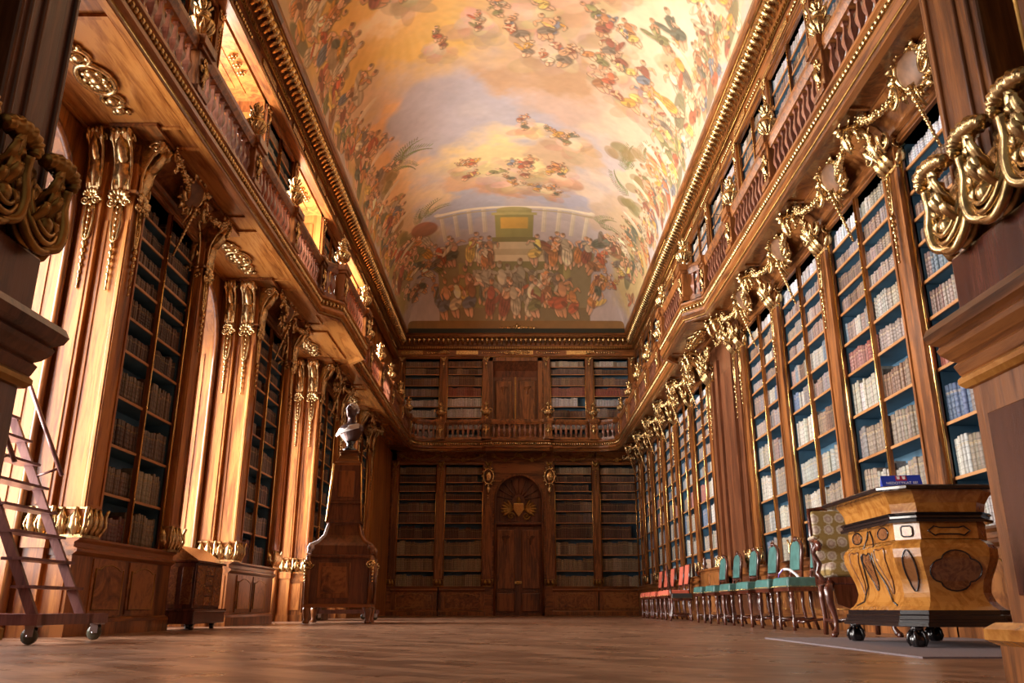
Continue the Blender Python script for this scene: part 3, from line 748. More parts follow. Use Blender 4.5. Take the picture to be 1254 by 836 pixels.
# ---- upper storey right
RUB = [(7.925, 2.05), (10.375, 2.05), (12.825, 2.05), (15.2, 1.95), (17.87, 2.5)] + RF
for i, (yc, W) in enumerate(RUB):
    bookcase('gallery_bookcase', W+0.12, ZU, (XUR, yc), RR, 'bookcase of pale volumes above the right gallery, '+NTH[i], base=0, cove=False, zbase=6.5, group='bookcases above the right gallery', wall='RU', idx=i, depth=0.38, top=0.1)
for i, (y, w) in enumerate([(9.15, 0.28), (11.6, 0.28), (14.03, 0.28), (16.4, 0.3), (19.3, 0.3)] + [(19.42+FARP*k, 0.2) for k in range(1, 6)]):
    pilaster('gallery_pilaster', (XUR, y), RR, 6.5, 10.12, 0.24, 0.06, 'upper', 'walnut pilaster with gilt head above the right gallery, '+NTH[i], 'pilasters above the right gallery')
struct(MB().box(XR+0.42, XR+0.7, 2.5, YB, 0, 11.2), 'wall_right', 'woodV')
struct(MB().box(XUR+0.38, XUR+0.45, 2.5, YB, 6.5, 11.2), 'wall_right', 'woodV')
mb = MB().box(XUR-0.0, XUR+0.4, 2.5, YB, 10.14, 11.0); struct(mb, 'wall_right', 'woodY')

# ---- back wall
mb = MB()
mb.box(-6.45, -0.98, YB+0.42, YB+0.6, 0, 11.2); mb.box(1.06, 6, YB+0.42, YB+0.6, 0, 11.2); mb.box(-0.98, 1.06, YB+0.42, YB+0.6, 5.3, 6.5); mb.box(-0.98, 1.06, YB+0.6, YB+0.75, 0, 11.2)
mb.box(-6, 6, YB, YB+0.42, 10.12, 11.2); mb.box(-5.2, 5.0, YB, YB+0.42, 5.85, 6.5); mb.box(-5.3, -4.66, YB, YB+0.42, 0, 11.2); mb.box(4.74, 5.3, YB, YB+0.42, 0, 11.2)
mb.box(-1.30, -0.93, YB, YB+0.42, 0, 5.85); mb.box(1.08, 1.45, YB, YB+0.42, 0, 5.85)
mb.box(-1.40, -1.10, YB, YB+0.42, 6.4, 10.12); mb.box(0.98, 1.36, YB, YB+0.42, 6.4, 10.12)
struct(mb, 'wall_back', 'woodX')
BNAMES = ['far left', 'left of the door', 'right of the door', 'far right']
for i, xc in enumerate([-3.90, -2.08, 2.22, 3.99]):
    bookcase('end_wall_bookcase', 1.48, ZS, (xc, YB), RB, 'dim ground-floor bookcase on the end wall, '+BNAMES[i], ncol=1, base=0.87 if i in (0, 3) else 0.85, cove=0.85, group='ground-floor bookcases on the end wall', wall='B', idx=i)
for i, xc in enumerate([-3.87, -2.12, 2.08, 3.85]):
    bookcase('end_gallery_bookcase', 1.44, ZU, (xc, YB), RB, 'blue-lined gallery bookcase on the end wall, '+BNAMES[i], ncol=1, base=0, cove=False, zbase=6.5, group='gallery bookcases on the end wall', wall='BU', idx=i, depth=0.38, top=0.1)
for i, (x, w, st) in enumerate([(-4.78, 0.22, 'small'), (-2.99, 0.26, 'small'), (3.10, 0.26, 'small'), (4.80, 0.16, 'small')]):
    pilaster('end_pilaster', (x, YB), RB, 1.06, 5.83, w, 0.07, st, 'slim walnut pilaster with gilt crest on the lower end wall, '+['at the left corner', 'between the left bookcases', 'between the right bookcases', 'at the right corner'][i], 'lower pilasters of the end wall')
for i, x in enumerate((-1.12, 1.28)):
    p = pilaster('end_pilaster', (x, YB), RB, 1.06, 5.83, 0.30, 0.09, 'small', 'walnut pilaster with gilt oval medallion '+['left', 'right'][i]+' of the ground-floor door', 'pilasters flanking the end door')
    m = thing('gilt_medallion', 'gilt oval medallion high on the pilaster '+['left', 'right'][i]+' of the ground-floor door', 'medallion', (x, YB-0.12, 5.2), 0, 'medallions beside the end door')
    g = MB(); g.ball((0, -0.02, 0), (0.13, 0.05, 0.2), 14, 8); g.build('boss', 'gold', m)
    g = MB(); g.tube([(0.2*math.cos(a), -0.03, 0.3*math.sin(a)) for a in [2*PI*k/18 for k in range(18)]], 0.035, 6, closed=True)
    for k in range(12): a = 2*PI*k/12; leaf(g, (0.2*math.cos(a), -0.03, 0.3*math.sin(a)), (0.29*math.cos(a), -0.07, 0.42*math.sin(a)), 0.1, (0, -0.03, 0), lobes=3)
    g.build('frame', 'gold', m)
    g = MB(); beads(g, (0, -0.03, -0.45), (0, 0.0, -1.2), 9, 0.04, 0.02); leaf(g, (0, -0.02, -0.35), (0, -0.04, -0.7), 0.2, (0, -0.05, 0)); g.build('husk_garland', 'gold', m)
for i, (x, w) in enumerate([(-4.72, 0.16), (-3.0, 0.26), (-1.26, 0.28), (1.2, 0.28), (2.96, 0.26), (4.7, 0.16)]):
    pilaster('end_gallery_pilaster', (x, YB), RB, 6.5, 10.12, 0.24, 0.07, 'upper', 'bright walnut pilaster with gilt head on the upper end wall, '+['at the left corner', 'between the left cases', 'left of the gallery door', 'right of the gallery door', 'between the right cases', 'at the right corner'][i], 'upper pilasters of the end wall')
for xa, xb in ((-4.95, -0.93), (1.08, 4.9)):
    pass
for i, (xa, xb) in enumerate([(-4.6, -3.1), (-2.9, -1.35), (-0.95, 0.02), (0.1, 1.1), (1.5, 2.95), (3.2, 4.7)]):
    e = thing('gilt_festoon', 'dull gilt festoon under the end gallery, '+['at the left corner', 'over the bookcase left of the door', 'over the left half of the door', 'over the right half of the door', 'over the bookcase right of the door', 'at the right corner'][i], 'festoon', ((xa+xb)/2, YB-0.16, 6.02), 0, 'festoons under the end gallery')
    L_ = (xb-xa)/2; g = MB(); garland(g, [(-L_, 0, 0), (-L_*0.6, -0.03, -0.13), (0, -0.04, -0.2), (L_*0.6, -0.03, -0.13), (L_, 0, 0)], 0.04); g.build('garland', 'darkgold', e)
    g = MB()
    for sx in (-1, 1): spiral(g, (sx*L_*0.95, -0.04, 0.0), 0.09, 1.4, 0.026, sgn=sx)
    flower(g, (0, -0.06, -0.18), 0.10); g.build('scrolls', 'darkgold', e)
# door 1 (ground floor, arched)
def rect_door(name, xc, w, z0, z1, y, arch, mat='dark'):
    W2 = w/2
    d = struct(MB().box(xc-W2-0.02, xc+W2+0.02, y+0.36, y+0.42, z0, z1+ (0 if not arch else 0)), name, mat)
    for sx in (-1, 1):
        x0, x1 = (xc-W2, xc-0.015) if sx < 0 else (xc+0.015, xc+W2)
        lf = MB().box(x0, x1, y+0.30, y+0.36, z0, z1).build('door_leaf', mat, d)
        for (za, zb) in ((z0+0.15, z0+(z1-z0)*0.24), (z0+(z1-z0)*0.29, z1-0.18)):
            p = MB().box(x0+0.14, x1-0.14, y+0.265, y+0.30, za, zb); p.build('raised_panel', 'woodV', lf, bevel=0.02)
            q = MB().tube([(x0+0.11, y+0.29, za-0.03), (x1-0.11, y+0.29, za-0.03), (x1-0.11, y+0.29, zb+0.03), ((x0+x1)/2, y+0.29, zb+0.10), (x0+0.11, y+0.29, zb+0.03)], 0.015, 5, closed=True); q.build('panel_moulding', 'woodV', lf)
        g = MB(); xc2 = (x0+x1)/2
        for s2 in (-1, 1): spiral(g, (xc2+s2*0.08, y+0.25, z1-0.45), 0.07, 1.4, 0.02, sgn=s2)
        leaf(g, (xc2, y+0.26, z1-0.75), (xc2, y+0.24, z1-0.4), 0.12, (0, -0.02, 0)); g.build('carving', 'woodV', lf)
    MB().box(xc-0.025, xc+0.025, y+0.27, y+0.31, z0, z1).build('meeting_bar', 'darkgold' if not arch else 'dark', d)
    g = MB(); g.box(xc-0.13, xc+0.13, y+0.255, y+0.27, z0+1.15 if arch else z0+0.95, z0+1.25 if arch else z0+1.05); flower(g, (xc, y+0.24, z0+1.2 if arch else z0+1.0), 0.09); g.build('lock_plate', 'brass', d)
    return d
d1 = rect_door('door_1', 0.05, 1.92, 0.0, 3.35, YB, True)
mb = MB(); arch_pts = arch_outline(-0.93, 1.08, 0, 4.25)
def arch_face(mb, xa, xb, zt, x0, x1, zs_, y0, y1):
    hole = arch_outline(x0, x1, 0, zs_); n = len(hole); out = []
    for (x, z) in hole:
        if x <= x0+1e-6: out.append((xa, z))
        elif x >= x1-1e-6: out.append((xb, z))
        else: out.append((xa+(xb-xa)*(x-x0)/(x1-x0), zt))
    vs = [(p[0], y0, p[1]) for p in hole] + [(p[0], y0, p[1]) for p in out] + [(p[0], y1, p[1]) for p in hole] + [(p[0], y1, p[1]) for p in out]
    fs = []
    for i in range(n-1): fs += [(i, n+i, n+i+1, i+1), (2*n+i, 2*n+i+1, 3*n+i+1, 3*n+i), (i, i+1, 2*n+i+1, 2*n+i)]
    mb.add(vs, fs)
arch_face(mb, -0.95, 1.10, 5.85, -0.85, 1.0, 4.35, YB-0.02, YB+0.35); mb.build('arched_surround', 'woodX', d1)
mb = MB(); mb.tube([(p[0], YB-0.03, p[1]) for p in arch_outline(-0.85, 1.0, 0, 4.35)], 0.05, 6); mb.build('archivolt', 'woodV', d1)
mb = MB().box(-0.9, 1.05, YB+0.28, YB+0.36, 3.35, 5.4); 
for k in range(9):
    a = PI*(k+0.5)/9; mb.tube([(0.07+0.25*math.cos(a), YB+0.27, 4.3+0.25*math.sin(a)), (0.07+0.85*math.cos(a), YB+0.27, 4.3+0.85*math.sin(a))], 0.03, 5)
mould(mb, -0.85, 1.0, [(YB+0.28, 3.3), (YB+0.18, 3.38), (YB+0.18, 3.46), (YB+0.28, 3.5)])
mb.build('tympanum', 'dark', d1)
e = thing('gilt_coat_of_arms', 'gilt carved coat of arms with scrollwork over the ground-floor door', 'coat of arms', (0.07, YB+0.22, 3.95), 0)
g = MB(); g.prism([(-0.2, 0.25), (0.2, 0.25), (0.22, 0), (0, -0.3), (-0.22, 0)], -0.06, 0.02, 'xz'); g.build('shield', 'brass', e, bevel=0.02)
g = MB()
for sx in (-1, 1):
    spiral(g, (sx*0.45, -0.05, 0.05), 0.17, 1.5, 0.04, a0=PI/2, sgn=sx); spiral(g, (sx*0.3, -0.05, -0.25), 0.13, 1.4, 0.035, a0=0, sgn=-sx)
    for k in range(6): a = -0.7+k*0.38; leaf(g, (sx*0.24, -0.03, 0.0), (sx*(0.3+0.5*math.cos(a)), -0.1, 0.45*math.sin(a)), 0.14, (0, -0.05, 0), curl=0.03)
leaf(g, (0, -0.03, 0.22), (0, -0.1, 0.5), 0.2, (0, -0.04, 0)); g.build('scrollwork', 'darkgold', e)
# door 2 (gallery)
d2 = rect_door('door_2', -0.06, 1.9, 6.5, 9.35, YB, False, 'dark')
mb = MB().box(-1.15, -0.98, YB-0.06, YB+0.36, 6.5, 10.1); mb.box(0.86, 1.03, YB-0.06, YB+0.36, 6.5, 10.1); mb.box(-1.15, 1.03, YB-0.06, YB+0.36, 9.95, 10.12)
mb.build('surround', 'woodV', d2)
mb = MB().prism([(YB+0.3, 9.35), (YB+0.25, 9.6), (YB+0.02, 9.95), (YB+0.4, 9.95), (YB+0.4, 9.35)], -0.98, 0.86, 'yz'); mb.build('coved_head', 'dark', d2)

# ---- entrance wall
mb = MB(); mb.box(-7, -1.85, 2.15, 2.5, 0, 14.6); mb.box(1.75, 7, 2.15, 2.5, 0, 14.6); mb.box(-1.85, 1.75, 2.15, 2.5, 5.6, 14.6)
struct(mb, 'wall_front', 'dark')

# ---- floor
o = struct(MB().box(-7, 7, -4, YB+0.8, -0.1, 0.0), 'floor', 'floor')
# ------------------------------------------------------------------ galleries
GLp = [(-4.08, 4.0), (-4.08, 16.2), (-3.72, 16.65), (-3.72, 19.55), (-4.08, 20.0), (-4.08, 31.3)]
GBp = [(-4.08, 31.3), (-3.98, 31.75), (-3.7, 32.0), (-3.3, 32.1), (-1.35, 32.1), (-1.2, 31.97), (1.25, 31.97), (1.4, 32.1), (3.2, 32.1), (3.55, 32.0), (3.82, 31.75), (3.92, 31.3)]
GRp = [(3.92, 31.3), (3.92, 20.0), (3.56, 19.55), (3.56, 16.75), (3.92, 16.3), (3.92, 4.0)]
def gallery(path, label, back, mat, soffits):
    t = thing('gallery_walkway', label, 'gallery', (0, 0, 0))
    b = back
    prof = [(-b, 6.5), (0.0, 6.5), (0.06, 6.47), (0.06, 6.43), (0.01, 6.40), (0.01, 6.27), (0.05, 6.25), (0.05, 6.19), (-0.01, 6.13), (-0.01, 6.06), (-0.10, 6.06), (-0.13, 6.16), (-b, 6.16)]
    m = MB(); path_sweep(m, path, prof); m.build('floor_slab', mat, t)
    # gilt bead moulding
    g = MB(); P = offset_path(path, 0.035)
    for (x0, y0), (x1, y1) in zip(P[:-1], P[1:]):
        L = math.hypot(x1-x0, y1-y0); n = max(1, int(L/0.085))
        for k in range(n):
            u = (k+0.5)/n; g.ball((x0+(x1-x0)*u, y0+(y1-y0)*u, 6.335), (0.036, 0.036, 0.048), 6, 4)
    g.build('bead_moulding', 'gold', t)
    g = MB()
    for z, r in ((6.385, 0.012), (6.285, 0.012), (6.10, 0.016)):
        P = offset_path(path, 0.02); g.tube([(x, y, z) for x, y in P], r, 5)
    g.build('gilt_line', 'darkgold', t)
    for (x0, x1, y0, y1, orn) in soffits:
        z = 6.16
        p = MB().box(x0, x1, y0, y1, z-0.012, z); p = p.build('soffit_panel', 'burl' if mat != 'orangeY' else 'orangeY', t)
        f = MB(); e = 0.05
        f.box(x0-e, x0, y0-e, y1+e, z-0.04, z); f.box(x1, x1+e, y0-e, y1+e, z-0.04, z); f.box(x0, x1, y0-e, y0, z-0.04, z); f.box(x0, x1, y1, y1+e, z-0.04, z)
        f.build('panel_moulding', mat, p)
        if orn:
            g = MB(); xc, yc = (x0+x1)/2, (y0+y1)/2
            def ring(cy, r, s, th): g.tube([(xc+r*math.cos(a), cy+r*s*math.sin(a), z-0.04) for a in [2*PI*i/18 for i in range(18)]], th, 6, closed=True)
            ring(yc, 0.19, 1.5, 0.035); ring(yc-0.42, 0.12, 1.2, 0.028); ring(yc+0.42, 0.12, 1.2, 0.028)
            for q in (-0.62, -0.42, -0.12, 0.0, 0.12, 0.42, 0.62):
                g.ball((xc, yc+q, z-0.05), (0.07, 0.075, 0.05), 8, 5)
                for s2 in (-1, 1): g.ball((xc+s2*0.08, yc+q+0.05, z-0.04), (0.04, 0.06, 0.03), 6, 4)
            for a in range(8):
                w = 2*PI*a/8; g.ball((xc+0.11*math.cos(w), yc+0.16*math.sin(w), z-0.045), (0.05, 0.05, 0.03), 6, 4)
            g.build('gilt_ornament', 'gold', p)
    return t
M['orangeY'] = wood('honey_walnut_y', (0.09, 0.024, 0.005), (0.27, 0.088, 0.018), (0.47, 0.185, 0.042), 'y', rough=0.25, sc=0.7)
sl = []
for (a, b) in [(7.05, 9.5)] + NICHES[1:4]: sl.append((-5.45, -4.28, a+0.2, b-0.2, True))
for yc in PIERS: sl.append((-4.55, -4.25, yc-1.0, yc+1.0, False))
gallery(GLp, 'walnut gallery with gilt bead moulding running along the left wall', 1.75, 'orangeY', sl)
sr = [(4.03, 4.33, yc-0.95, yc+0.95, False) for yc, W in RBAYS] + [(3.75, 4.4, 16.95, 19.3, True)]
gallery(GRp, 'walnut gallery with gilt bead moulding running along the right wall', 1.15, 'woodY', sr)
gallery(GBp, 'walnut gallery with rounded corners crossing the end wall', 1.0, 'woodX', [])

def baluster_mb():
    s = MB()
    prof = [(0.035, 0), (0.035, 0.03), (0.02, 0.05), (0.018, 0.09), (0.042, 0.17), (0.046, 0.22), (0.03, 0.30), (0.019, 0.37), (0.018, 0.41), (0.034, 0.43), (0.034, 0.46)]
    s.lathe([(r*1.25, z) for r, z in prof], 4, sq=True, rot=0.5, sx=1.15, sy=1.15)
    return s
BAL = baluster_mb().build('baluster', 'dark'); BALM = BAL.data; bpy.data.objects.remove(BAL)
M['balwood'] = wood('red_brown_baluster', (0.06, 0.02, 0.012), (0.17, 0.06, 0.035), (0.30, 0.12, 0.07), 'z', rough=0.28, coat=0.5)
BALM.materials[0] = M['balwood']
def balustrade(A, B, label, group):
    A, B = Vector(A), Vector(B); L = (B-A).length; ang = math.atan2(B.y-A.y, B.x-A.x)
    t = thing('balustrade', label, 'balustrade', (A.x, A.y, 6.5), ang, group)
    h = MB(); h.prism([(-0.06, 0.60), (0.06, 0.60), (0.085, 0.66), (0.10, 0.70), (0.10, 0.76), (0.08, 0.80), (-0.08, 0.80), (-0.10, 0.76), (-0.10, 0.70), (-0.085, 0.66)], 0, L, 'yz'); h.build('handrail', 'woodY', t)
    b = MB().box(0, L, -0.07, 0.07, 0, 0.07); b.box(0, L, -0.05, 0.05, 0.07, 0.10); b.build('bottom_rail', 'woodY', t)
    n = max(1, round(L/0.2))
    for k in range(n):
        o = bpy.data.objects.new('baluster', BALM); C.objects.link(o); o.parent = t; o.location = (L*(k+0.5)/n, 0, 0.10); o.scale = (1, 1, 1.09)
    return t
def post(x, y, ang, label, group, big=False):
    key = ('post', big)
    if key in PROTO: return copy_tree(PROTO[key], (x, y, 6.5), ang, label, group)
    t = thing('balustrade_post', label, 'post', (x, y, 6.5), ang, group)
    w = 0.15
    s = MB().box(-w, w, -0.10, 0.10, 0, 0.62); s.box(-w-0.03, w+0.03, -0.14, 0.12, 0, 0.09); s.box(-w-0.03, w+0.03, -0.14, 0.12, 0.62, 0.68); s.box(-w-0.06, w+0.06, -0.17, 0.14, 0.68, 0.81); s.build('pedestal', 'woodV', t, bevel=0.008)
    g = MB(); flower(g, (0, -0.13, 0.5), 0.075); leaf(g, (0, -0.11, 0.2), (0, -0.13, 0.46), 0.14, (0, -0.04, 0)); beads(g, (0, -0.12, 0.26), (0, -0.12, 0.12), 4, 0.03, 0.018)
    for sx in (-1, 1): spiral(g, (sx*0.08, -0.12, 0.38), 0.05, 1.3, 0.016, sgn=sx)
    g.build('gilt_ornament', 'gold', t)
    PROTO[key] = t; KIDS[t] = list(t.children)
    return t
def urn(x, y, label, group, rz=0):
    key = 'urn'
    if key in PROTO: return copy_tree(PROTO[key], (x, y, 7.31), rz, label, group)
    t = thing('gilt_urn', label, 'urn', (x, y, 7.31), rz, group)
    s = MB(); s.lathe([(0.10, 0), (0.10, 0.03), (0.05, 0.06), (0.035, 0.10), (0.06, 0.13), (0.13, 0.20), (0.165, 0.28), (0.17, 0.33), (0.12, 0.37), (0.075, 0.41), (0.085, 0.45), (0.11, 0.47), (0.05, 0.50), (0.03, 0.53)], 16); s.build('body', 'gold', t)
    s = MB()
    for k in range(12): a = 2*PI*k/12; leaf(s, (0.05*math.cos(a), 0.05*math.sin(a), 0.12), (0.175*math.cos(a), 0.175*math.sin(a), 0.31), 0.07, (0.03*math.cos(a), 0.03*math.sin(a), -0.02), lobes=2)
    s.build('gadroons', 'gold', t)
    s = MB(); s.ball((0, 0, 0.57), 0.065, 8, 6)
    for k in range(6): a = 2*PI*k/6; leaf(s, (0.03*math.cos(a), 0.03*math.sin(a), 0.48), (0.12*math.cos(a), 0.12*math.sin(a), 0.62), 0.07, (0.03*math.cos(a), 0.03*math.sin(a), 0.02), lobes=2)
    s.ball((0, 0, 0.65), (0.04, 0.04, 0.06), 8, 5); s.build('finial', 'gold', t)
    for sx in (-1, 1):
        s = MB(); s.tube([(sx*0.16, 0, 0.28), (sx*0.23, 0, 0.32), (sx*0.235, 0, 0.39), (sx*0.18, 0, 0.44), (sx*0.12, 0, 0.41)], 0.018, 6); s.build('handle', 'gold', t)
    PROTO[key] = t; KIDS[t] = list(t.children)
    return t
YP = [6.8, 9.2, 11.6, 14.0, 16.25]
YP2 = [20.0, 22.2, 24.3, 26.5, 28.8, 31.2]
for side, X, XB, ang, sn in (('left', -4.15, -3.79, RL, -1), ('right', 3.99, 3.63, RR, 1)):
    pts = [(X, y) for y in YP] + [(XB, 16.75), (XB, 19.5)] + [(X, y) for y in YP2]
    for i, (x, y) in enumerate(pts):
        nm = NTH[i]
        if i not in (4, 7): 
            post(x, y, ang, 'walnut balustrade post with gilt mask on the %s gallery, %s' % (side, nm), '%s gallery posts' % side)
            urn(x, y, 'gilt lidded urn standing on the %s gallery rail, %s' % (side, nm), 'urns on the %s gallery' % side, ang)
        else: 
            post(x, y, ang, 'walnut balustrade post at the bend of the %s gallery, %s' % (side, nm), '%s gallery posts' % side)
        if i < len(pts)-1:
            a, b = Vector(pts[i]), Vector(pts[i+1]); d = (b-a).normalized()
            balustrade(a+d*0.15, b-d*0.15, 'run of baluster railing on the %s gallery, %s' % (side, nm), '%s gallery railings' % side)
bp = [(-4.15, 31.3), (-3.95, 31.85), (-3.35, 32.17), (-3.0, 32.17), (-1.2, 32.05), (1.22, 32.05), (3.0, 32.17), (3.3, 32.17), (3.8, 31.85), (3.99, 31.3)]
WH = ['at its left bend', 'at its left corner', 'beside its left corner', 'before the left bookcases', 'before the gallery door', 'before the right bookcases', 'beside its right corner', 'at its right corner', 'at its right bend']
for i in range(len(bp)-1):
    balustrade(bp[i], bp[i+1], 'baluster railing of the end gallery, '+WH[i], 'end gallery railings')
for x, y, w in ((-3.0, 32.12, 'leftmost'), (-1.2, 32.0, 'left of the door'), (1.22, 32.0, 'right of the door'), (3.0, 32.12, 'rightmost')):
    post(x, y, RB, 'walnut post with gilt mask on the end gallery, '+w, 'end gallery posts'); urn(x, y, 'gilt lidded urn on the end gallery rail, '+w, 'urns on the end gallery')
# iron work lamp on the right gallery
t = thing('floodlight', 'black floodlight on a thin stand behind the right gallery rail', 'spotlight', (4.35, 16.1, 6.5), R(15))
MB().tube([(0, 0, 0), (0, 0, 1.5)], 0.015, 6).build('stand', 'black', t)
s = MB()
for a in (0.5, 2.6, 4.7): s.tube([(0, 0, 0.35), (0.28*math.cos(a), 0.28*math.sin(a), 0.01)], 0.012, 5)
s.build('tripod_legs', 'black', t)
MB().box(-0.14, 0.14, -0.10, 0.08, 1.0, 1.28).build('lamp_head', 'black', t, bevel=0.015)
s = MB(); s.tube([(-0.18, 0, 1.15), (-0.18, 0, 1.75), (0.18, 0, 1.75), (0.18, 0, 1.15)], 0.012, 5); s.build('yoke', 'black', t)

# ------------------------------------------------------------------ main cornice
def cornice(path, name, label, skip=None):
    prof = [(-0.15, 10.10), (0.04, 10.10), (0.06, 10.16), (0.02, 10.18), (0.02, 10.42), (0.08, 10.46), (0.08, 10.54), (0.12, 10.56), (0.12, 10.86), (0.34, 10.90), (0.34, 11.0), (0.38, 11.02), (0.42, 11.10), (0.42, 11.2), (-0.15, 11.2)]
    m = MB(); path_sweep(m, path, prof)
    t = struct(m, name, 'woodY' if abs(path[0][0]-path[-1][0]) < 1 else 'woodX')
    P = path
    (x0, y0), (x1, y1) = path
    L = math.hypot(x1-x0, y1-y0); d = Vector((x1-x0, y1-y0)).normalized(); nrm = Vector((d.y, -d.x))
    ang = math.atan2(nrm.y, nrm.x)+PI/2
    n = round(L/0.2)
    mo = cornice.mod; dn = cornice.den
    for k in range(n):
        p = Vector((x0, y0)) + d*(L*(k+0.5)/n)
        o = bpy.data.objects.new('modillion', mo); C.objects.link(o); o.parent = t; o.location = (p.x+nrm.x*0.12, p.y+nrm.y*0.12, 10.58); o.rotation_euler = (0, 0, ang)
    g = MB(); T = Matrix.Translation((x0, y0, 0)) @ Matrix.Rotation(math.atan2(d.y, d.x), 4, 'Z'); g.M = T
    for k in range(int(L/0.1)):
        g.box(k*0.1+0.02, k*0.1+0.07, -0.115, -0.08, 10.46, 10.54)
    g.build('dentils', 'darkgold', t)
    g = MB(); g.M = T
    k = 0; s = 0.0
    while s < L-1.0:   # gilt tablets and leaf strips along the frieze
        g.box(s+0.15, s+1.05, -0.055, -0.02, 10.22, 10.38)
        for q in range(10): g.ball((s+1.22+q*0.1, -0.04, 10.3), (0.045, 0.03, 0.05), 6, 4)
        s += 2.27
    g.build('gilt_frieze', 'gold', t)
    g = MB(); g.M = T
    g.tube([(0, -0.35, 10.95), (L, -0.35, 10.95)], 0.02, 6); g.tube([(0, -0.09, 10.44), (L, -0.09, 10.44)], 0.014, 6); g.tube([(0, -0.05, 10.13), (L, -0.05, 10.13)], 0.014, 6)
    g.build('gilt_line', 'darkgold', t)
    return t
g = MB()
g.tube([(0, 0.0, 0.28), (0, -0.17, 0.27), (0, -0.22, 0.20), (0, -0.17, 0.13), (0, -0.10, 0.10), (0, -0.03, 0.02)], [0.06, 0.062, 0.06, 0.055, 0.05, 0.035], 8)
for sx in (-1, 1): g.ball((sx*0.055, -0.17, 0.2), (0.025, 0.055, 0.055), 6, 5)
leaf(g, (0, -0.05, 0.05), (0, -0.235, 0.2), 0.11, (0, -0.04, -0.03), lobes=3)
o = g.build('modillion', 'gold'); cornice.mod = o.data; cornice.den = None; bpy.data.objects.remove(o)
XCL, XCR, YCB = -4.92, 4.86, 32.97
k = 1
for a, b in ((4.0, 13.5), (13.5, 23.2), (23.2, 32.97)):
    cornice([(XCL, a), (XCL, b)], 'trim_%d' % k, ''); k += 1
    cornice([(XCR, b), (XCR, a)], 'trim_%d' % k, ''); k += 1
tc_ = cornice([(XCL, YCB), (XCR, YCB)], 'trim_%d' % k, '')
MB().box(-4.45, 4.42, 32.535, 32.56, 11.03, 11.215).build('dark_fascia', 'greenblack', tc_)
e = thing('cornice_crest', 'small silvered scroll crest at the middle of the end cornice', 'ornament', (0.0, 32.58, 11.2), 0)
g = MB()
for sx in (-1, 1):
    for q in range(4): leaf(g, (sx*(0.05+q*0.16), 0, 0.02), (sx*(0.16+q*0.17), -0.04, 0.14-0.02*q), 0.12, (0, -0.03, 0.03)); spiral(g, (sx*(0.2+q*0.17), -0.02, 0.05), 0.05, 1.2, 0.02, sgn=sx)
leaf(g, (0, 0, 0.02), (0, -0.03, 0.26), 0.14, (0, -0.04, 0)); g.build('scrolls', 'gold', e)
for i, x in enumerate((-3.0, 0.0, 3.0)):
    e = thing('frieze_ornament', 'little gilt rocaille on the end wall frieze, '+['over the left cases', 'over the gallery door', 'over the right cases'][i], 'ornament', (x, 32.9, 10.3), 0, 'rocailles on the end frieze')
    g = MB()
    for sx in (-1, 1):
        for q in range(3 if i == 1 else 1): spiral(g, (sx*(0.1+q*0.17), -0.03, 0.0), 0.07, 1.3, 0.022, sgn=sx)
    flower(g, (0, -0.05, 0.03), 0.09); g.build('scrolls', 'gold', e)

# ------------------------------------------------------------------ painted vault
VA, VH, VL, VZ, VXC, VYE = 4.47, 2.95, 4.6, 11.2, -0.03, 32.62
VYS = 4.0
STOT = (VYE-VL-VYS)+3.9
NT_, NSF, S0 = 500, 820, 9.0
ULEN = 11.8
rf = np.random.RandomState(5)
def vnoise(shape, cells, octs=4, seed=0):
    r_ = np.random.RandomState(seed); out = np.zeros(shape); amp = 1.0; tot = 0
    for o_ in range(octs):
        cy, cx = int(cells[0]*2**o_)+2, int(cells[1]*2**o_)+2
        g = r_.rand(cy, cx)
        yy = np.linspace(0, cy-1.001, shape[0]); xx = np.linspace(0, cx-1.001, shape[1])
        yi = yy.astype(int); xi = xx.astype(int); fy = (yy-yi)[:, None]; fx = (xx-xi)[None, :]
        fy = fy*fy*(3-2*fy); fx = fx*fx*(3-2*fx)
        a = g[yi][:, xi]; b = g[yi][:, xi+1]; c = g[yi+1][:, xi]; d = g[yi+1][:, xi+1]
        out += amp*((a*(1-fx)+b*fx)*(1-fy)+(c*(1-fx)+d*fx)*fy); tot += amp; amp *= 0.55
    return out/tot
def srgb(c): return np.array([(x/255.0)**2.2 for x in c])
U1 = np.linspace(0, ULEN, NT_); S1 = np.linspace(S0, STOT, NSF)
UU, SG = np.meshgrid(U1, S1)
n1 = vnoise(UU.shape, (14, 8), 5, 1); n2 = vnoise(UU.shape, (14, 8), 5, 2); n3 = vnoise(UU.shape, (30, 18), 4, 3)
UW_ = UU + (n1-0.5)*3.2; SW = SG + (n2-0.5)*3.2
IMG = np.ones(UU.shape+(3,))*srgb((184, 172, 172))
def blob(T, s, ru, rs, col, k=1.0, soft=1.0):
    d = np.sqrt(((UW_-T*ULEN)/ru)**2+((SW-s)/rs)**2)
    a = (np.clip((1.25-d)/(0.5*soft), 0, 1)**1.2*k)[..., None]
    IMG[:] = IMG*(1-a)+srgb(col)*a
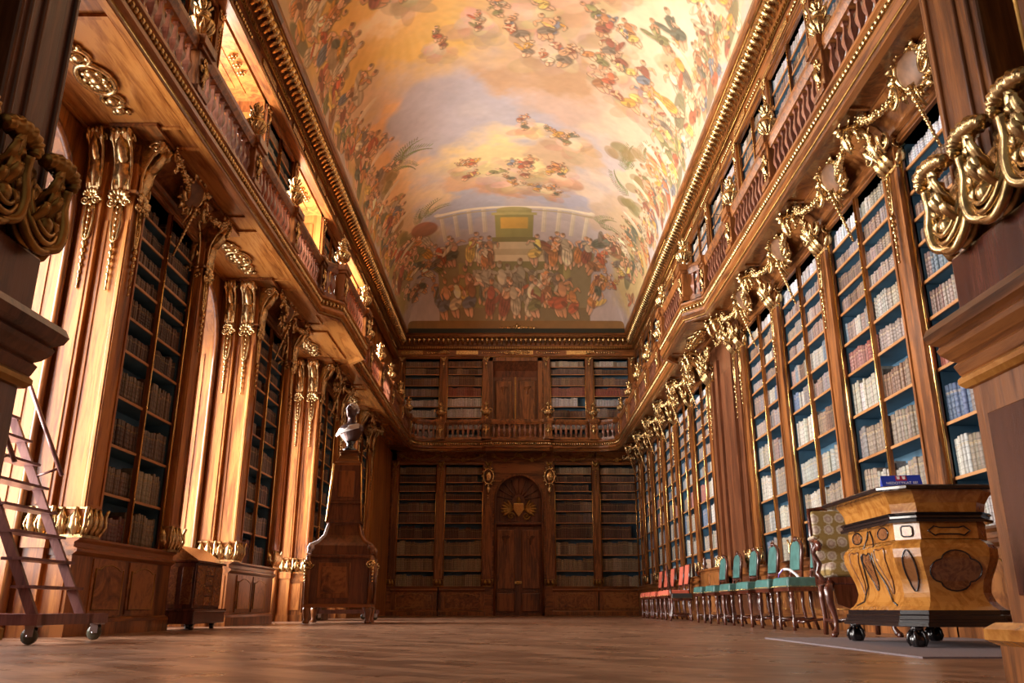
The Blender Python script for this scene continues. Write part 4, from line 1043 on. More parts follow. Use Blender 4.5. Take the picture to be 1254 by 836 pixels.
for a_ in [(0.10, 12, 3.0, 3.5, (196, 178, 160), .8), (0.40, 10.0, 5.2, 3.2, (205, 165, 95), .9), (0.31, 12.2, 2.9, 2.6, (220, 176, 88), 1), (0.30, 11.8, 1.9, 1.6, (228, 182, 104), .9), (0.29, 11.7, 0.95, 0.9, (240, 212, 168), .9),
           (0.42, 17.2, 3.4, 1.9, (164, 160, 172), 1), (0.26, 17.5, 1.8, 1.8, (170, 164, 170), .9), (0.62, 13.6, 2.2, 2.6, (204, 170, 142), .9), (0.66, 16.2, 2.2, 1.6, (190, 158, 138), .8), (0.56, 15.0, 1.8, 1.1, (176, 136, 98), .8),
           (0.78, 12.5, 1.5, 2.6, (230, 212, 176), .9), (0.80, 16.0, 1.4, 2.5, (206, 184, 156), .8), (0.94, 12.0, 0.9, 5, (196, 178, 138), .8), (0.10, 16.2, 1.3, 1.7, (226, 176, 116), .95), (0.18, 19.4, 1.4, 1.4, (232, 190, 132), .9), (0.04, 19.5, 0.7, 4, (176, 150, 84), .8),
           (0.49, 19.9, 2.2, 1.5, (226, 196, 134), .9), (0.49, 20.3, 1.2, 0.9, (240, 214, 150), .8), (0.40, 21.3, 1.2, 1.0, (206, 160, 118), .9), (0.62, 19.4, 1.1, 1.4, (190, 158, 128), .9), (0.68, 21.3, 1.4, 1.2, (214, 190, 168), .8), (0.50, 22.0, 1.7, 0.5, (196, 140, 104), .8),
           (0.36, 22.8, 1.3, 0.8, (164, 166, 180), .9), (0.61, 22.3, 1.1, 0.8, (164, 164, 182), .9), (0.22, 22.0, 1.0, 1.5, (222, 190, 138), .8), (0.08, 23.6, 1.5, 2.5, (160, 142, 76), .9), (0.92, 23.4, 1.3, 2.8, (196, 172, 110), .9), (0.88, 19.5, 1.0, 2.4, (206, 186, 146), .8), (0.80, 22.5, 1.0, 1.4, (196, 168, 140), .8)]:
    blob(*a_)
tone = (0.86+0.28*n3)[..., None]; IMG *= tone
# rays of the golden glory
ang = np.arctan2(SG-11.8, UU-0.30*ULEN); dd = np.hypot(SG-11.8, UU-0.30*ULEN)
ray = 0.5+0.5*np.sin(ang*46); m_ = np.clip(1-abs(dd-2.0)/1.4, 0, 1)*ray*0.16; IMG[:] = IMG*(1-m_[..., None])+srgb((246, 214, 140))*m_[..., None]
def win(u, s, r):
    j0 = max(0, int((u-r)/ULEN*(NT_-1))); j1 = min(NT_, int((u+r)/ULEN*(NT_-1))+2)
    i0 = max(0, int((s-r-S0)/(STOT-S0)*(NSF-1))); i1 = min(NSF, int((s+r-S0)/(STOT-S0)*(NSF-1))+2)
    return slice(i0, i1), slice(j0, j1)
def ell(u, s, a, b, rot, col, k=0.95, fold=0.0, light=0.25, line=0.0):
    if line: ell(u+0.012, s+0.018, a+0.030, b+0.028, rot, (84, 60, 40), line)
    r_ = max(a, b)*1.2; w_ = win(u, s, r_)
    x = UU[w_]-u; y = SG[w_]-s
    if x.size == 0: return
    c, sn = math.cos(rot), math.sin(rot)
    X = (x*c+y*sn)/a; Y = (-x*sn+y*c)/b
    d = np.sqrt(X*X+Y*Y); al = (np.clip((1.08-d)/0.16, 0, 1)*k)[..., None]
    sh = 1+light*(-X*0.6-Y*0.5)
    if fold: sh = sh*(1+fold*np.sin(X*7+Y*2.5+u*9))
    IMG[w_] = IMG[w_]*(1-al)+np.clip(srgb(col)*sh[..., None], 0, 1)*al
def quad(u0, u1, s0_, s1_, col, k=1.0, taper=0.0, flute=0):
    w_ = (slice(max(0, int((s0_-S0)/(STOT-S0)*(NSF-1))), min(NSF, int((s1_-S0)/(STOT-S0)*(NSF-1))+1)), slice(0, NT_))
    t_ = (SG[w_]-s0_)/(s1_-s0_); cu = (u0+u1)/2; hw = (u1-u0)/2*(1+taper*t_)
    X = (UU[w_]-cu)/hw; al = (np.clip((1.0-abs(X))*hw/0.03, 0, 1)*k)[..., None]
    sh = 1-0.18*X*(1)+ (0.12*np.sin(X*flute) if flute else 0)
    IMG[w_] = IMG[w_]*(1-al)+np.clip(srgb(col)*sh[..., None], 0, 1)*al
SKIN = [(214, 160, 118), (224, 178, 140), (196, 140, 100), (206, 158, 124)]
ROBE = [(176, 84, 54), (200, 146, 60), (122, 118, 76), (104, 112, 124), (222, 202, 166), (150, 100, 66), (196, 128, 74), (84, 92, 78), (186, 168, 138), (214, 180, 96), (140, 74, 58), (120, 106, 92)]
GREY = [(150, 140, 118), (132, 124, 104), (168, 156, 130), (118, 112, 96)]
def figure(u, s, h, up, robe=None, skin=None, flying=False, gray=False):
    """little draped figure, feet at (u,s); up = angle of the head direction in (u,s)"""
    rr = rf.rand
    robe = robe or ROBE[rf.randint(len(ROBE))]; skin = skin or SKIN[rf.randint(4)]; robe2 = ROBE[rf.randint(len(ROBE))]
    if gray: robe = GREY[rf.randint(4)]; robe2 = GREY[rf.randint(4)]; skin = (168, 154, 128)
    up = up + (rr()-0.5)*0.4
    ux, us = math.cos(up), math.sin(up); px_, ps = -us, ux
    lean = (rr()-0.5)*0.35; m_ = 1 if rr() < 0.5 else -1
    def P(a, b): b = b*m_ + lean*a*a; return u+ux*a*h+px_*b*h, s+us*a*h+ps*b*h
    dk = tuple(c*0.6 for c in robe); lt = tuple(min(255, c*1.25) for c in robe)
    seated = flying or rr() < 0.5
    if seated:      # thighs forward, shins hanging
        ell(*P(0.20, 0.20), h*0.15, h*0.045, up+0.25*m_, skin, 1, 0, .3, .5); ell(*P(0.16, 0.08), h*0.14, h*0.045, up-0.1*m_, skin, 1, 0, .3, .5)
        ell(*P(0.36, 0.10), h*0.12, h*0.19, up+0.3*m_, robe, 1, 0.2, .35, .55); ell(*P(0.30, 0.04), h*0.09, h*0.05, up+0.8*m_, dk, .8)
    else:
        for q in (-1, 1): ell(*P(0.08, q*0.055), h*0.10, h*0.032, up+q*0.12, skin, 1, 0, .3, .4)
        ell(*P(0.32, 0), h*0.25, h*0.125, up, robe, 1, 0.22, .35, .55)
        for q in range(3): ell(*P(0.28, -0.06+0.06*q), h*0.19, h*0.012, up+0.1*(q-1), dk, .7)
    ell(*P(0.60, 0), h*0.15, h*0.095, up, [skin, robe2, lt][rf.randint(3)], 1, 0.08, .35, .55)
    if rr() < 0.6: ell(*P(0.52, 0.02), h*0.16, h*0.035, up+0.7*m_, robe2, 1, 0.2, .3, .3)     # sash
    for q in (-1, 1):
        aa = up+PI+q*(0.5+1.5*rr()); L = h*0.085
        cx, cs = P(0.69, q*0.095); ex, es = cx+math.cos(aa)*L*1.5, cs+math.sin(aa)*L*1.5
        ell(cx+math.cos(aa)*L*0.7, cs+math.sin(aa)*L*0.7, L, h*0.032, aa, skin if rr() < 0.6 else robe2, 1, 0, .25, .45)
        a2 = aa+q*(-0.9-0.6*rr()); ell(ex+math.cos(a2)*L*0.7, es+math.sin(a2)*L*0.7, L*0.9, h*0.024, a2, skin, 1, 0, .25, .4)
    hx, hs = P(0.845, 0.01); ell(hx, hs, h*0.062, h*0.05, up, skin, 1, 0, .3, .5); ell(hx+ux*h*0.032-px_*h*0.02*m_, hs+us*h*0.032-ps*h*0.02*m_, h*0.036, h*0.042, up, [(126, 88, 58), (150, 116, 76), (104, 78, 56)][rf.randint(3)], .85)
    if rr() < 0.3:
        ell(*P(0.50, -0.20), h*0.22, h*0.06, up-0.8*m_, robe2, .95, 0.25, .3, .4)
def cloudlet(u, s, r_, col):
    for q in range(14):
        a = rf.rand()*6.28; ell(u+math.cos(a)*r_*0.6*rf.rand()*1.4, s+math.sin(a)*r_*0.5*rf.rand()*1.3, r_*(0.3+0.3*rf.rand()), r_*(0.22+0.2*rf.rand()), a, tuple(c*(0.86+0.24*rf.rand()) for c in col), .42, 0, 0.3)
def frond(u, s, L, a, col):
    for q in range(16):
        t_ = q/15; cx, cs = u+math.cos(a+t_*0.6)*L*t_, s+math.sin(a+t_*0.6)*L*t_
        for sg in (-1, 1): b = a+t_*0.6+sg*(1.0-0.4*t_); ell(cx+math.cos(b)*L*0.14, cs+math.sin(b)*L*0.14, L*0.17*(1.1-t_*0.6), L*0.018, b, tuple(c*(0.8+0.4*rf.rand()) for c in col), .9)
# groups on clouds in the sky
for (T, s, n_, spread, h_) in [(0.60, 12.2, 7, 0.9, 0.85), (0.52, 13.0, 4, 0.6, 0.6), (0.57, 14.4, 7, 0.8, 0.8), (0.50, 11.2, 4, 0.8, 0.6), (0.69, 13.4, 4, 0.6, 0.7), (0.69, 14.6, 5, 0.7, 0.8), (0.75, 15.6, 5, 0.6, 0.95), (0.31, 11.8, 4, 0.55, 0.8),
                               (0.44, 13.2, 3, 0.6, 0.45), (0.35, 13.9, 2, 0.4, 0.45), (0.65, 11.4, 4, 0.7, 0.8), (0.53, 17.9, 3, 0.4, 0.4), (0.39, 20.2, 3, 0.5, 0.5), (0.46, 20.7, 7, 0.9, 0.6), (0.50, 21.5, 5, 0.6, 0.55), (0.60, 20.8, 6, 0.7, 0.6), (0.63, 18.7, 4, 0.6, 0.5), (0.58, 21.9, 4, 0.5, 0.5), (0.86, 12.9, 5, 0.7, 1.0), (0.82, 14.9, 3, 0.6, 0.9)]:
    cloudlet(T*ULEN, s+0.25, spread*1.3, (184, 146, 112)); cloudlet(T*ULEN, s-0.1, spread, (216, 184, 150))
    for q in range(n_): figure(T*ULEN+(rf.rand()-0.5)*spread*2.2, s+(rf.rand()-0.5)*spread*1.5, h_*(1.0+0.5*rf.rand()), -PI/2+(rf.rand()-0.5)*1.8, flying=True)
# greenery and rocks at the sides
for (T, s, L, a) in [(0.20, 18.2, 1.1, -0.5), (0.20, 18.3, 1.0, -1.2), (0.19, 18.4, 0.9, 0.1), (0.24, 22.4, 0.9, -1.4), (0.25, 22.5, 0.8, -0.8), (0.23, 22.6, 0.8, -2.0), (0.77, 18.9, 0.8, -1.9), (0.79, 18.6, 1.0, -2.4), (0.80, 20.2, 1.0, -2.9), (0.73, 23.2, 0.9, -1.6), (0.74, 23.4, 0.8, -1.0), (0.82, 17.8, 0.9, -2.2)]:
    frond(T*ULEN, s, L, a, (96, 104, 56))
for (T, s) in [(0.16, 18.8), (0.15, 20.6), (0.18, 23.0), (0.84, 19.2), (0.82, 20.8), (0.17, 24.3), (0.80, 23.9), (0.76, 18.1), (0.13, 21.8)]:
    for q in range(8): ell(T*ULEN+(rf.rand()-0.5)*0.9, s+(rf.rand()-0.5)*0.9, 0.30, 0.22, rf.rand()*3, (104+40*rf.rand(), 108, 62), .6)
ell(0.235*ULEN, 23.3, 0.75, 0.42, 1.0, (142, 78, 50), .9, 0.1)
# crowds along both sides, heads towards the crown
for side_ in (0, 1):
    for q in range(84):
        s = 9.3+15.6*q/84+rf.rand()*0.3
        dpt = 0.25+rf.rand()**1.5*1.45
        u = dpt if side_ == 0 else ULEN-dpt
        if q % 11 == 5: ell(u, s, 0.7, 0.28, 1.3, [(112, 92, 60), (150, 128, 96), (96, 98, 68)][rf.randint(3)], .85, 0.1)
        figure(u-(0.3 if side_ == 0 else -0.3), s, 1.05+0.65*rf.rand(), (0 if side_ == 0 else PI)+(rf.rand()-0.5)*1.0)
for k_ in range(7):   # pale architecture fragments on the sides
    s = 10.5+k_*2.2
    for side_ in (0, 1):
        u = 1.9 if side_ == 0 else ULEN-1.9
        ell(u, s, 0.5, 0.10, 0.3 if side_ else -0.3, (226, 212, 184), .7)
# colonnade and generic stepped terrace on the end cove
CX_ = 0.495*ULEN
th_ = np.linspace(0, PI, 60)
for q in range(11):
    a = -1+2*q/10; uu = CX_+a*2.35; sc__ = 0.25*(a*a)
    if abs(a) > 0.28: quad(uu-0.085, uu+0.085, 23.15+0.1*(1-abs(a)), 24.6, (208, 196, 170), .85, 0.1, 9)
for a in np.linspace(-1, 1, 120):
    ell(CX_+a*2.5, 22.75+0.42*math.sqrt(max(0, 1-a*a)), 0.10, 0.09, 0, (224, 212, 186), .8); ell(CX_+a*2.5, 22.98+0.42*math.sqrt(max(0, 1-a*a)), 0.08, 0.05, 0, (170, 154, 122), .7)
quad(CX_-2.9, CX_+2.9, 25.05, 27.9, (134, 122, 78), .9)
quad(CX_-0.62, CX_+0.62, 23.75, 25.0, (142, 136, 72), 1); quad(CX_-0.72, CX_+0.72, 23.6, 23.78, (176, 164, 98), 1); quad(CX_-0.55, CX_+0.55, 23.3, 23.6, (158, 148, 84), 1); ell(CX_, 23.3, 0.5, 0.16, 0, (170, 158, 96), 1)
quad(CX_-0.45, CX_+0.45, 24.0, 24.5, (206, 160, 62), 1); quad(CX_-0.75, CX_+0.75, 24.85, 25.05, (120, 112, 60), 1)
quad(CX_-1.15, CX_+1.05, 25.05, 25.3, (206, 186, 146), 1); quad(CX_-1.3, CX_+1.25, 25.3, 25.5, (186, 164, 124), 1); quad(CX_-1.45, CX_+1.4, 25.5, 25.72, (214, 194, 154), 1)
quad(CX_-1.75, CX_+1.75, 25.72, 27.2, (124, 118, 70), 1); quad(CX_-2.0, CX_-1.7, 25.75, 27.2, (156, 144, 88), 1); quad(CX_+1.7, CX_+2.0, 25.75, 27.2, (156, 144, 88), 1)
quad(CX_-2.9, CX_+2.9, 27.2, 27.95, (120, 104, 72), .95)
for q in range(11):
    a = -0.9+1.8*q/10; u = CX_+a*1.6
    figure(u, 27.05+0.2*rf.rand(), 1.5+0.2*rf.rand(), -PI/2, gray=(abs(a) < 0.6))
for a, h_ in [(-2.3, 1.3), (-2.0, 1.2), (-1.6, 1.2), (-1.2, 1.0), (-0.85, 1.05), (0.85, 1.05), (1.15, 1.0), (1.5, 1.2), (1.9, 1.3), (2.2, 1.35), (-2.6, 1.2), (2.5, 1.3), (-1.05, 0.8), (1.3, 1.1)]:
    figure(CX_+a, 25.8+0.15*rf.rand(), h_*1.2, -PI/2)
for q in range(13):
    a = -1+2*q/12; figure(CX_+a*2.9+0.1*rf.rand(), 27.5+0.1*rf.rand(), 1.35+0.3*rf.rand(), -PI/2+(rf.rand()-0.5)*0.8, flying=abs(a) > 0.4)
for q in range(26):
    sg = -1 if q % 2 else 1
    figure(CX_+sg*(2.6+1.6*rf.rand()), 24.3+2.6*rf.rand(), 1.1+0.5*rf.rand(), -PI/2-sg*-0.6)
# painted ledge at the foot of the end scene
w_ = SG > 27.60; IMG[w_] = srgb((120, 84, 30))*(0.8+0.5*n3[w_])[:, None]
w_ = SG > STOT-0.12
IMG[:] = IMG*0.86+srgb((216, 192, 156))*0.14
IMG[:] = np.clip(1.12*IMG*(0.93+0.14*vnoise(UU.shape, (120, 70), 2, 9))[..., None], 0, 0.95)
# surface
S_all = np.concatenate([np.linspace(0, S0, 40)[:-1], S1]); n_all = len(S_all)
TH = np.linspace(0, PI, NT_)[None, :]; SA = S_all[:, None]
hx_ = np.sin(TH)*np.ones_like(SA); yc_ = VYE-VL
ph_ = np.clip((SA-(yc_-VYS))/3.9*PI/2, 0, PI/2)*np.ones_like(TH)
Yv = np.where(SA*np.ones_like(TH) <= yc_-VYS, VYS+SA*np.ones_like(TH), yc_+VL*np.sin(ph_)); hy_ = np.cos(ph_)
kk = 0.06; hh_ = -np.log(np.exp(-hx_/kk)+np.exp(-hy_/kk))*kk; hh_ = np.maximum(0, np.minimum(hh_, np.minimum(hx_, hy_)))
Xv = VXC-VA*np.cos(TH)*np.ones_like(SA); Zv = VZ+VH*hh_
co_ = np.stack([Xv, Yv, Zv], -1).reshape(-1, 3).astype(np.float32)
ii, jj = np.meshgrid(np.arange(n_all-1), np.arange(NT_-1), indexing='ij'); a_ = (ii*NT_+jj).ravel()
q_ = np.stack([a_, a_+1, a_+NT_+1, a_+NT_], -1).astype(np.int32)
me = bpy.data.meshes.new('ceiling'); me.vertices.add(len(co_)); me.vertices.foreach_set('co', co_.ravel())
me.loops.add(q_.size); me.loops.foreach_set('vertex_index', q_.ravel()); me.polygons.add(len(q_)); me.polygons.foreach_set('loop_start', np.arange(0, q_.size, 4, dtype=np.int32)); me.polygons.foreach_set('loop_total', np.full(len(q_), 4, dtype=np.int32))
me.update(calc_edges=True); me.polygons.foreach_set('use_smooth', [True]*len(q_))
cc = np.ones((n_all, NT_, 4), dtype=np.float32); cc[39:, :, :3] = IMG; cc[:39, :, :3] = IMG[0]
ca = me.color_attributes.new('Fresco', 'FLOAT_COLOR', 'POINT'); ca.data.foreach_set('color', cc.ravel())
m, nt, b = newmat('fresco'); at = nd(nt, 'ShaderNodeAttribute'); at.attribute_name = 'Fresco'; nt.links.new(at.outputs[0], b.inputs['Base Color']); b.inputs['Roughness'].default_value = 0.8
me.materials.append(m)
o = bpy.data.objects.new('ceiling', me); C.objects.link(o); tag(o, kind='structure')
struct(MB().box(-7, 7, 2.6, YB+0.9, 14.6, 14.8), 'ceiling', 'plaster')


# ------------------------------------------------------------------ entrance pillars framing the view
def pouch(g, cx, yf, w, h, f):
    yf0 = yf; sq = 0.62
    """carved acanthus pouch: teardrop ribbon, inner ridges, boss and a curled ridged leaf tip; f=-1 hooks towards -x"""
    def tear(k, dy, r0, r1, hh=1.0):
        P = []; rr = []
        for i in range(25):
            t_ = i/24; a = R(60 - 300*t_) if True else 0
            x = cx + f*(-0.5*w*k*math.cos(a))*(1.0 if a > -PI/2 else 1.0); z = h*(0.40 + 0.40*k*math.sin(a)*hh)
            P.append((x, yf-dy*0.8*(1+0.5*math.cos(a+PI/2)), z)); rr.append(r0+(r1-r0)*abs(math.sin(a/2+0.4)))
        g.tube(P, rr, 9)
    g.ball((cx, yf+0.0, h*0.38), (w*0.44, 0.045, h*0.36), 16, 10)
    tear(1.0, 0.045, 0.010, 0.021); tear(0.80, 0.058, 0.008, 0.013); tear(0.60, 0.062, 0.007, 0.011)
    g.ball((cx, yf-0.055, h*0.26), (w*0.15, 0.032, h*0.11), 12, 8)
    leaf(g, (cx-f*0.0, yf-0.05, h*0.30), (cx+f*w*0.12, yf-0.085, h*0.68), w*0.34, (0, -0.03, 0), curl=0.02, lobes=5)
    # outer limb rising into the curled tip
    P = [(cx-f*w*0.10, yf-0.04, h*0.05), (cx-f*w*0.42, yf-0.055, h*0.14), (cx-f*w*0.50, yf-0.055, h*0.36), (cx-f*w*0.42, yf-0.055, h*0.58), (cx-f*w*0.34, yf-0.07, h*0.76)]
    g.tube(*crom(P, [0.012, 0.020, 0.024, 0.020, 0.020]), 10)
    for q, (a_, b_) in enumerate(((0.30, 0.60), (0.42, 0.80), (0.20, 0.45))):
        leaf(g, (cx+f*w*(0.05+0.1*q), yf-0.045, h*a_), (cx+f*w*(0.02+0.16*q), yf-0.10, h*b_), w*0.26, (0, -0.03, 0), curl=0.02, lobes=5)
    leaf(g, (cx-f*w*0.30, yf-0.03, h*0.60), (cx-f*w*0.05, yf-0.07, h*0.98), w*0.34, (0, -0.02, 0), curl=0.02, lobes=6)
    n = 22; P = []; rr = []
    for i in range(n):
        t_ = i/(n-1); a = R(35+170*t_)
        P.append((cx+f*w*0.22+f*w*0.36*math.cos(a)-f*w*0.30+f*w*0.0, yf-0.055-0.02*t_, h*0.83+h*0.12*math.sin(a))); rr.append((0.010+0.019*math.sin(PI*min(1, t_*0.8+0.15)))*(1+0.14*math.cos(t_*52)))
    g.tube(P, rr, 12, 1.3)
    for q in range(4):
        u = q/3; leaf(g, (cx-f*w*(0.40-0.1*u), yf-0.05, h*(0.25+0.45*u)), (cx-f*w*(0.12), yf-0.07, h*(0.34+0.45*u)), w*0.2, (0, -0.015, 0), lobes=2)
def big_scroll_mb(sg):
    g = MB()
    for k in range(4): pouch(g, sg*(0.10+0.225*k), 0.015, 0.215, 0.32, sg)
    for k in range(3):   # the corner's far face
        g.tube([(-sg*0.01, 0.02+0.1*k, 0.02), (-sg*0.05, 0.02+0.1*k, 0.10), (-sg*0.045, 0.02+0.1*k, 0.2), (-sg*0.03, 0.02+0.1*k, 0.3)], [0.02, 0.035, 0.03, 0.02], 9)
    return g
def entrance_pillar(sg, X, label, wood_, gold, inset, lean):
    """pilaster on the inner face of the entrance jamb; x runs towards the viewer for sg=1, front is -y"""
    t = thing('entrance_pilaster', label, 'pilaster', (X, 2.5, 0), RR if sg > 0 else RL)
    L = 0.95
    def bx(mb, x0, x1, y0, y1, z0, z1):
        a, b = sorted((sg*x0, sg*x1)); return mb.box(a, b, y0, y1, z0, z1)
    ped = bx(MB(), 0, L, 0, 0.5, 0.0, 1.0); bx(ped, -0.03, L, -0.03, 0.5, 0, 0.22); p = ped.build('pedestal', wood_, t, bevel=0.006)
    path = [(0, 0.5), (0, 0), (L, 0)] if sg > 0 else [(-L, 0), (0, 0), (0, 0.5)]
    def ring(prof, nm, mat):
        m = MB(); path_sweep(m, path, prof); return m.build(nm, mat, t)
    ring([(-0.02, 0.20), (0.03, 0.205), (0.055, 0.22), (0.055, 0.25), (0.03, 0.268), (-0.02, 0.27)], 'base_moulding', 'yellowwood' if sg > 0 else 'darkgold')  # darker materials on the left pilaster stand in for its shade
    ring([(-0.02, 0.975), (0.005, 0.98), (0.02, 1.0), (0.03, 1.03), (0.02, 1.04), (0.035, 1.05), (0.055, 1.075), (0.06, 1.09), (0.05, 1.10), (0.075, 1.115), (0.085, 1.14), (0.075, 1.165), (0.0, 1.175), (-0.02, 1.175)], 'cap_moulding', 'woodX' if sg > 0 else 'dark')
    ring([(-0.02, 0.95), (0.012, 0.955), (0.026, 0.97), (0.026, 0.985), (0.012, 1.0), (-0.02, 1.005)], 'lower_fillet', 'yellowwood' if sg > 0 else 'darkgold')
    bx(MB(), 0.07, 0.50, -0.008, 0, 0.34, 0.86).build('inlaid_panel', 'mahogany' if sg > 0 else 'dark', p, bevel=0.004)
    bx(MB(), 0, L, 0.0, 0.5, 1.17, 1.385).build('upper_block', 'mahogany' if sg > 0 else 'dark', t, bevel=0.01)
    sh = MB(); x0, x1 = inset, inset+0.30
    vs = [(sg*(x0), 0.03, 1.38), (sg*x1, 0.03, 1.38), (sg*x1, 0.4, 1.38), (sg*x0, 0.4, 1.38), (sg*(x0-lean*4), 0.03, 5.2), (sg*x1, 0.03, 5.2), (sg*x1, 0.4, 5.2), (sg*(x0-lean*4), 0.4, 5.2)]
    sh.add(vs, [(0, 3, 2, 1), (4, 5, 6, 7), (0, 1, 5, 4), (1, 2, 6, 5), (2, 3, 7, 6), (3, 0, 4, 7)] if sg < 0 else [(0, 3, 2, 1), (4, 5, 6, 7), (0, 1, 5, 4), (1, 2, 6, 5), (2, 3, 7, 6), (3, 0, 4, 7)])
    so = sh.build('shaft', wood_, t, bevel=0.01)
    st = MB()
    for q in ((0.03, 0.045), (0.10, 0.20), (0.255, 0.27)): bx(st, x0+q[0], x0+q[1], 0.018, 0.04, 1.5, 5.2)
    st.build('reeding', wood_, so, bevel=0.006)
    bx(MB(), x1-0.02, L, 0.16, 0.5, 1.38, 5.4).build('recess', 'dark', t)
    xg = x1+0.10
    g = MB().tube([(sg*xg, 0.10, 1.38), (sg*xg, 0.10, 5.4)], 0.02, 8); g.tube([(sg*(xg+0.035), 0.09, 1.38), (sg*(xg+0.035), 0.09, 5.4)], 0.012, 6); g.build('gilt_moulding', 'darkgold', t)
    bx(MB(), xg+0.03, L, 0.07, 0.5, 1.38, 5.4).build('outer_panel', wood_, t)
    g = big_scroll_mb(sg).build('acanthus_socket', gold, t, loc=(0, 0.0, 1.375))
    bx(MB(), -0.05, L, -0.08, 0.5, 5.2, 5.6).build('head_block', wood_, t)
    return t
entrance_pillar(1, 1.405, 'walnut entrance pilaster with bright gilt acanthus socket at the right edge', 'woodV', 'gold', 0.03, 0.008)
entrance_pillar(-1, -1.54, 'entrance pilaster with gilt acanthus socket at the left edge, toned darker for shade', 'dark', 'darkgold', 0.0, 0.0)  # left twin: unlit side put into the colour by darker wood and gilding

# ------------------------------------------------------------------ furniture
def cabriole(mb, x, y, h, out=(0, 0), r=0.03, n=7, foot='pad'):
    """curved leg from (x,y,h) to the floor"""
    ox, oy = out
    P = [(x, y, h), (x+ox*0.05, y+oy*0.05, h*0.86), (x+ox*0.045, y+oy*0.045, h*0.68), (x+ox*0.005, y+oy*0.005, h*0.4), (x-ox*0.005, y-oy*0.005, h*0.18), (x+ox*0.03, y+oy*0.03, h*0.05), (x+ox*0.045, y+oy*0.045, 0.012)]
    mb.tube(P, [r*1.15, r*1.35, r*1.1, r*0.75, r*0.62, r*0.8, r*0.9], n)
def side_chair(loc, rz, label, group, fabric, tall=1.30, name='dining_chair', arched=True):
    key = ('chair', fabric, tall)
    if key in PROTO: return copy_tree(PROTO[key], loc, rz, label, group)
    t = thing(name, label, 'chair', loc, rz, group)
    sh = 0.58
    # front is -y
    s = MB(); s.box(-0.30, 0.30, -0.30, 0.27, sh-0.01, sh+0.13, top=(0.02, 0.02)); s.build('seat', fabric, t, bevel=0.03, seg=3)
    s = MB(); s.box(-0.285, 0.285, -0.285, 0.265, sh-0.06, sh); fr = s.build('seat_frame', 'mahogany', t, bevel=0.006)
    s = MB()
    for k in range(18):
        x = -0.27+0.54*k/17; s.ball((x, -0.300, sh+0.006), 0.008, 5, 4)
        for sx in (-1, 1): s.ball((sx*0.300, -0.28+0.54*k/17, sh+0.006), 0.008, 5, 4)
    s.build('nail', 'brass', fr); 
    bpy.data.objects[-1] if False else None
    for sx in (-1, 1):
        s = MB(); s.lathe([(0.034, sh-0.05), (0.034, sh-0.11), (0.022, sh-0.13), (0.036, sh-0.17), (0.038, sh-0.22), (0.024, sh-0.30), (0.020, sh-0.42), (0.028, 0.12), (0.032, 0.09), (0.020, 0.05), (0.026, 0.0)][::-1], 10, c=(sx*0.25, -0.23, 0)); s.build('leg', 'mahogany', t)
        s = MB(); s.tube([(sx*0.24, 0.25, sh+0.05), (sx*0.24, 0.24, sh*0.6), (sx*0.24, 0.27, sh*0.25), (sx*0.24, 0.32, 0.0)], [0.03, 0.026, 0.024, 0.022], 8); s.build('leg', 'mahogany', t)
    s = MB()
    for sx in (-1, 1): s.tube([(sx*0.25, -0.23, 0.16), (sx*0.2, 0.0, 0.13), (sx*0.24, 0.27, 0.16)], 0.017, 7)
    s.tube([(-0.21, 0.02, 0.13), (-0.08, -0.05, 0.11), (0.08, -0.05, 0.11), (0.21, 0.02, 0.13)], 0.02, 7); s.ball((0, -0.05, 0.12), (0.05, 0.04, 0.03), 8, 6)
    s.build('stretcher', 'mahogany', t)
    z0, z1 = sh+0.24, tall
    W2 = 0.21
    if arched: out = [(-W2, z0), (W2, z0), (W2, z1-0.14)] + [(W2*math.cos(a), z1-0.14+0.14*math.sin(a)) for a in [PI*k/8 for k in range(1, 8)]] + [(-W2, z1-0.14)]
    else: out = [(-W2, z0), (W2, z0), (W2, z1), (-W2, z1)]
    T = Matrix.Translation((0, 0.25, sh)) @ Matrix.Rotation(R(-7), 4, 'X') @ Matrix.Translation((0, 0, -sh))
    s = MB(); s.M = T; s.prism([(x*0.86, z0+0.03+(z-z0)*0.93) for x, z in out], -0.035, 0.02, 'xz'); s.build('backrest', fabric, t, bevel=0.012)
    s = MB(); s.M = T; s.tube([(x, 0.0, z) for x, z in out], 0.028, 8, closed=True)
    for sx in (-1, 1): s.tube([(sx*W2, 0, z0+0.02), (sx*(W2+0.02), 0.0, sh+0.02)], 0.027, 8)
    s.tube([(-W2, 0, sh+0.14), (W2, 0, sh+0.14)], 0.018, 6)
    if arched: leaf(s, (0, -0.02, z1-0.03), (0, -0.03, z1+0.06), 0.16, (0, -0.02, 0))
    s.build('back_frame', 'mahogany', t)
    PROTO[key] = t; KIDS[t] = list(t.children)
    return t
GC = [13.55, 14.75, 15.95, 17.15, 18.3]
glab = ['with a violet ribbon on its seat', 'second from the ribboned chair', 'third from the ribboned chair', 'fourth from the ribboned chair', 'fifth from the ribboned chair']
for i, y in enumerate(GC):
    side_chair((4.02, y-0.25, 0), RR+R(4), 'teal leather chair along the right wall, '+glab[i], 'teal leather chairs along the right wall', 'teal')
side_chair((4.02, 12.35, 0), RR+R(4), 'teal leather chair half hidden behind floral armchair', 'teal leather chairs along the right wall', 'teal')
t = thing('barrier_ribbon', 'violet and white ribbon looped over the nearest visible teal chair', 'ribbon', (3.98, 12.70, 0.70), R(15)); t.scale = (0.5, 0.62, 0.6)
s = MB(); P = [(-0.15, 0.25, 0.0), (-0.14, 0.22, 0.12), (-0.08, 0.1, 0.23), (0.02, -0.05, 0.22), (0.1, -0.2, 0.1), (0.12, -0.3, 0.0)]
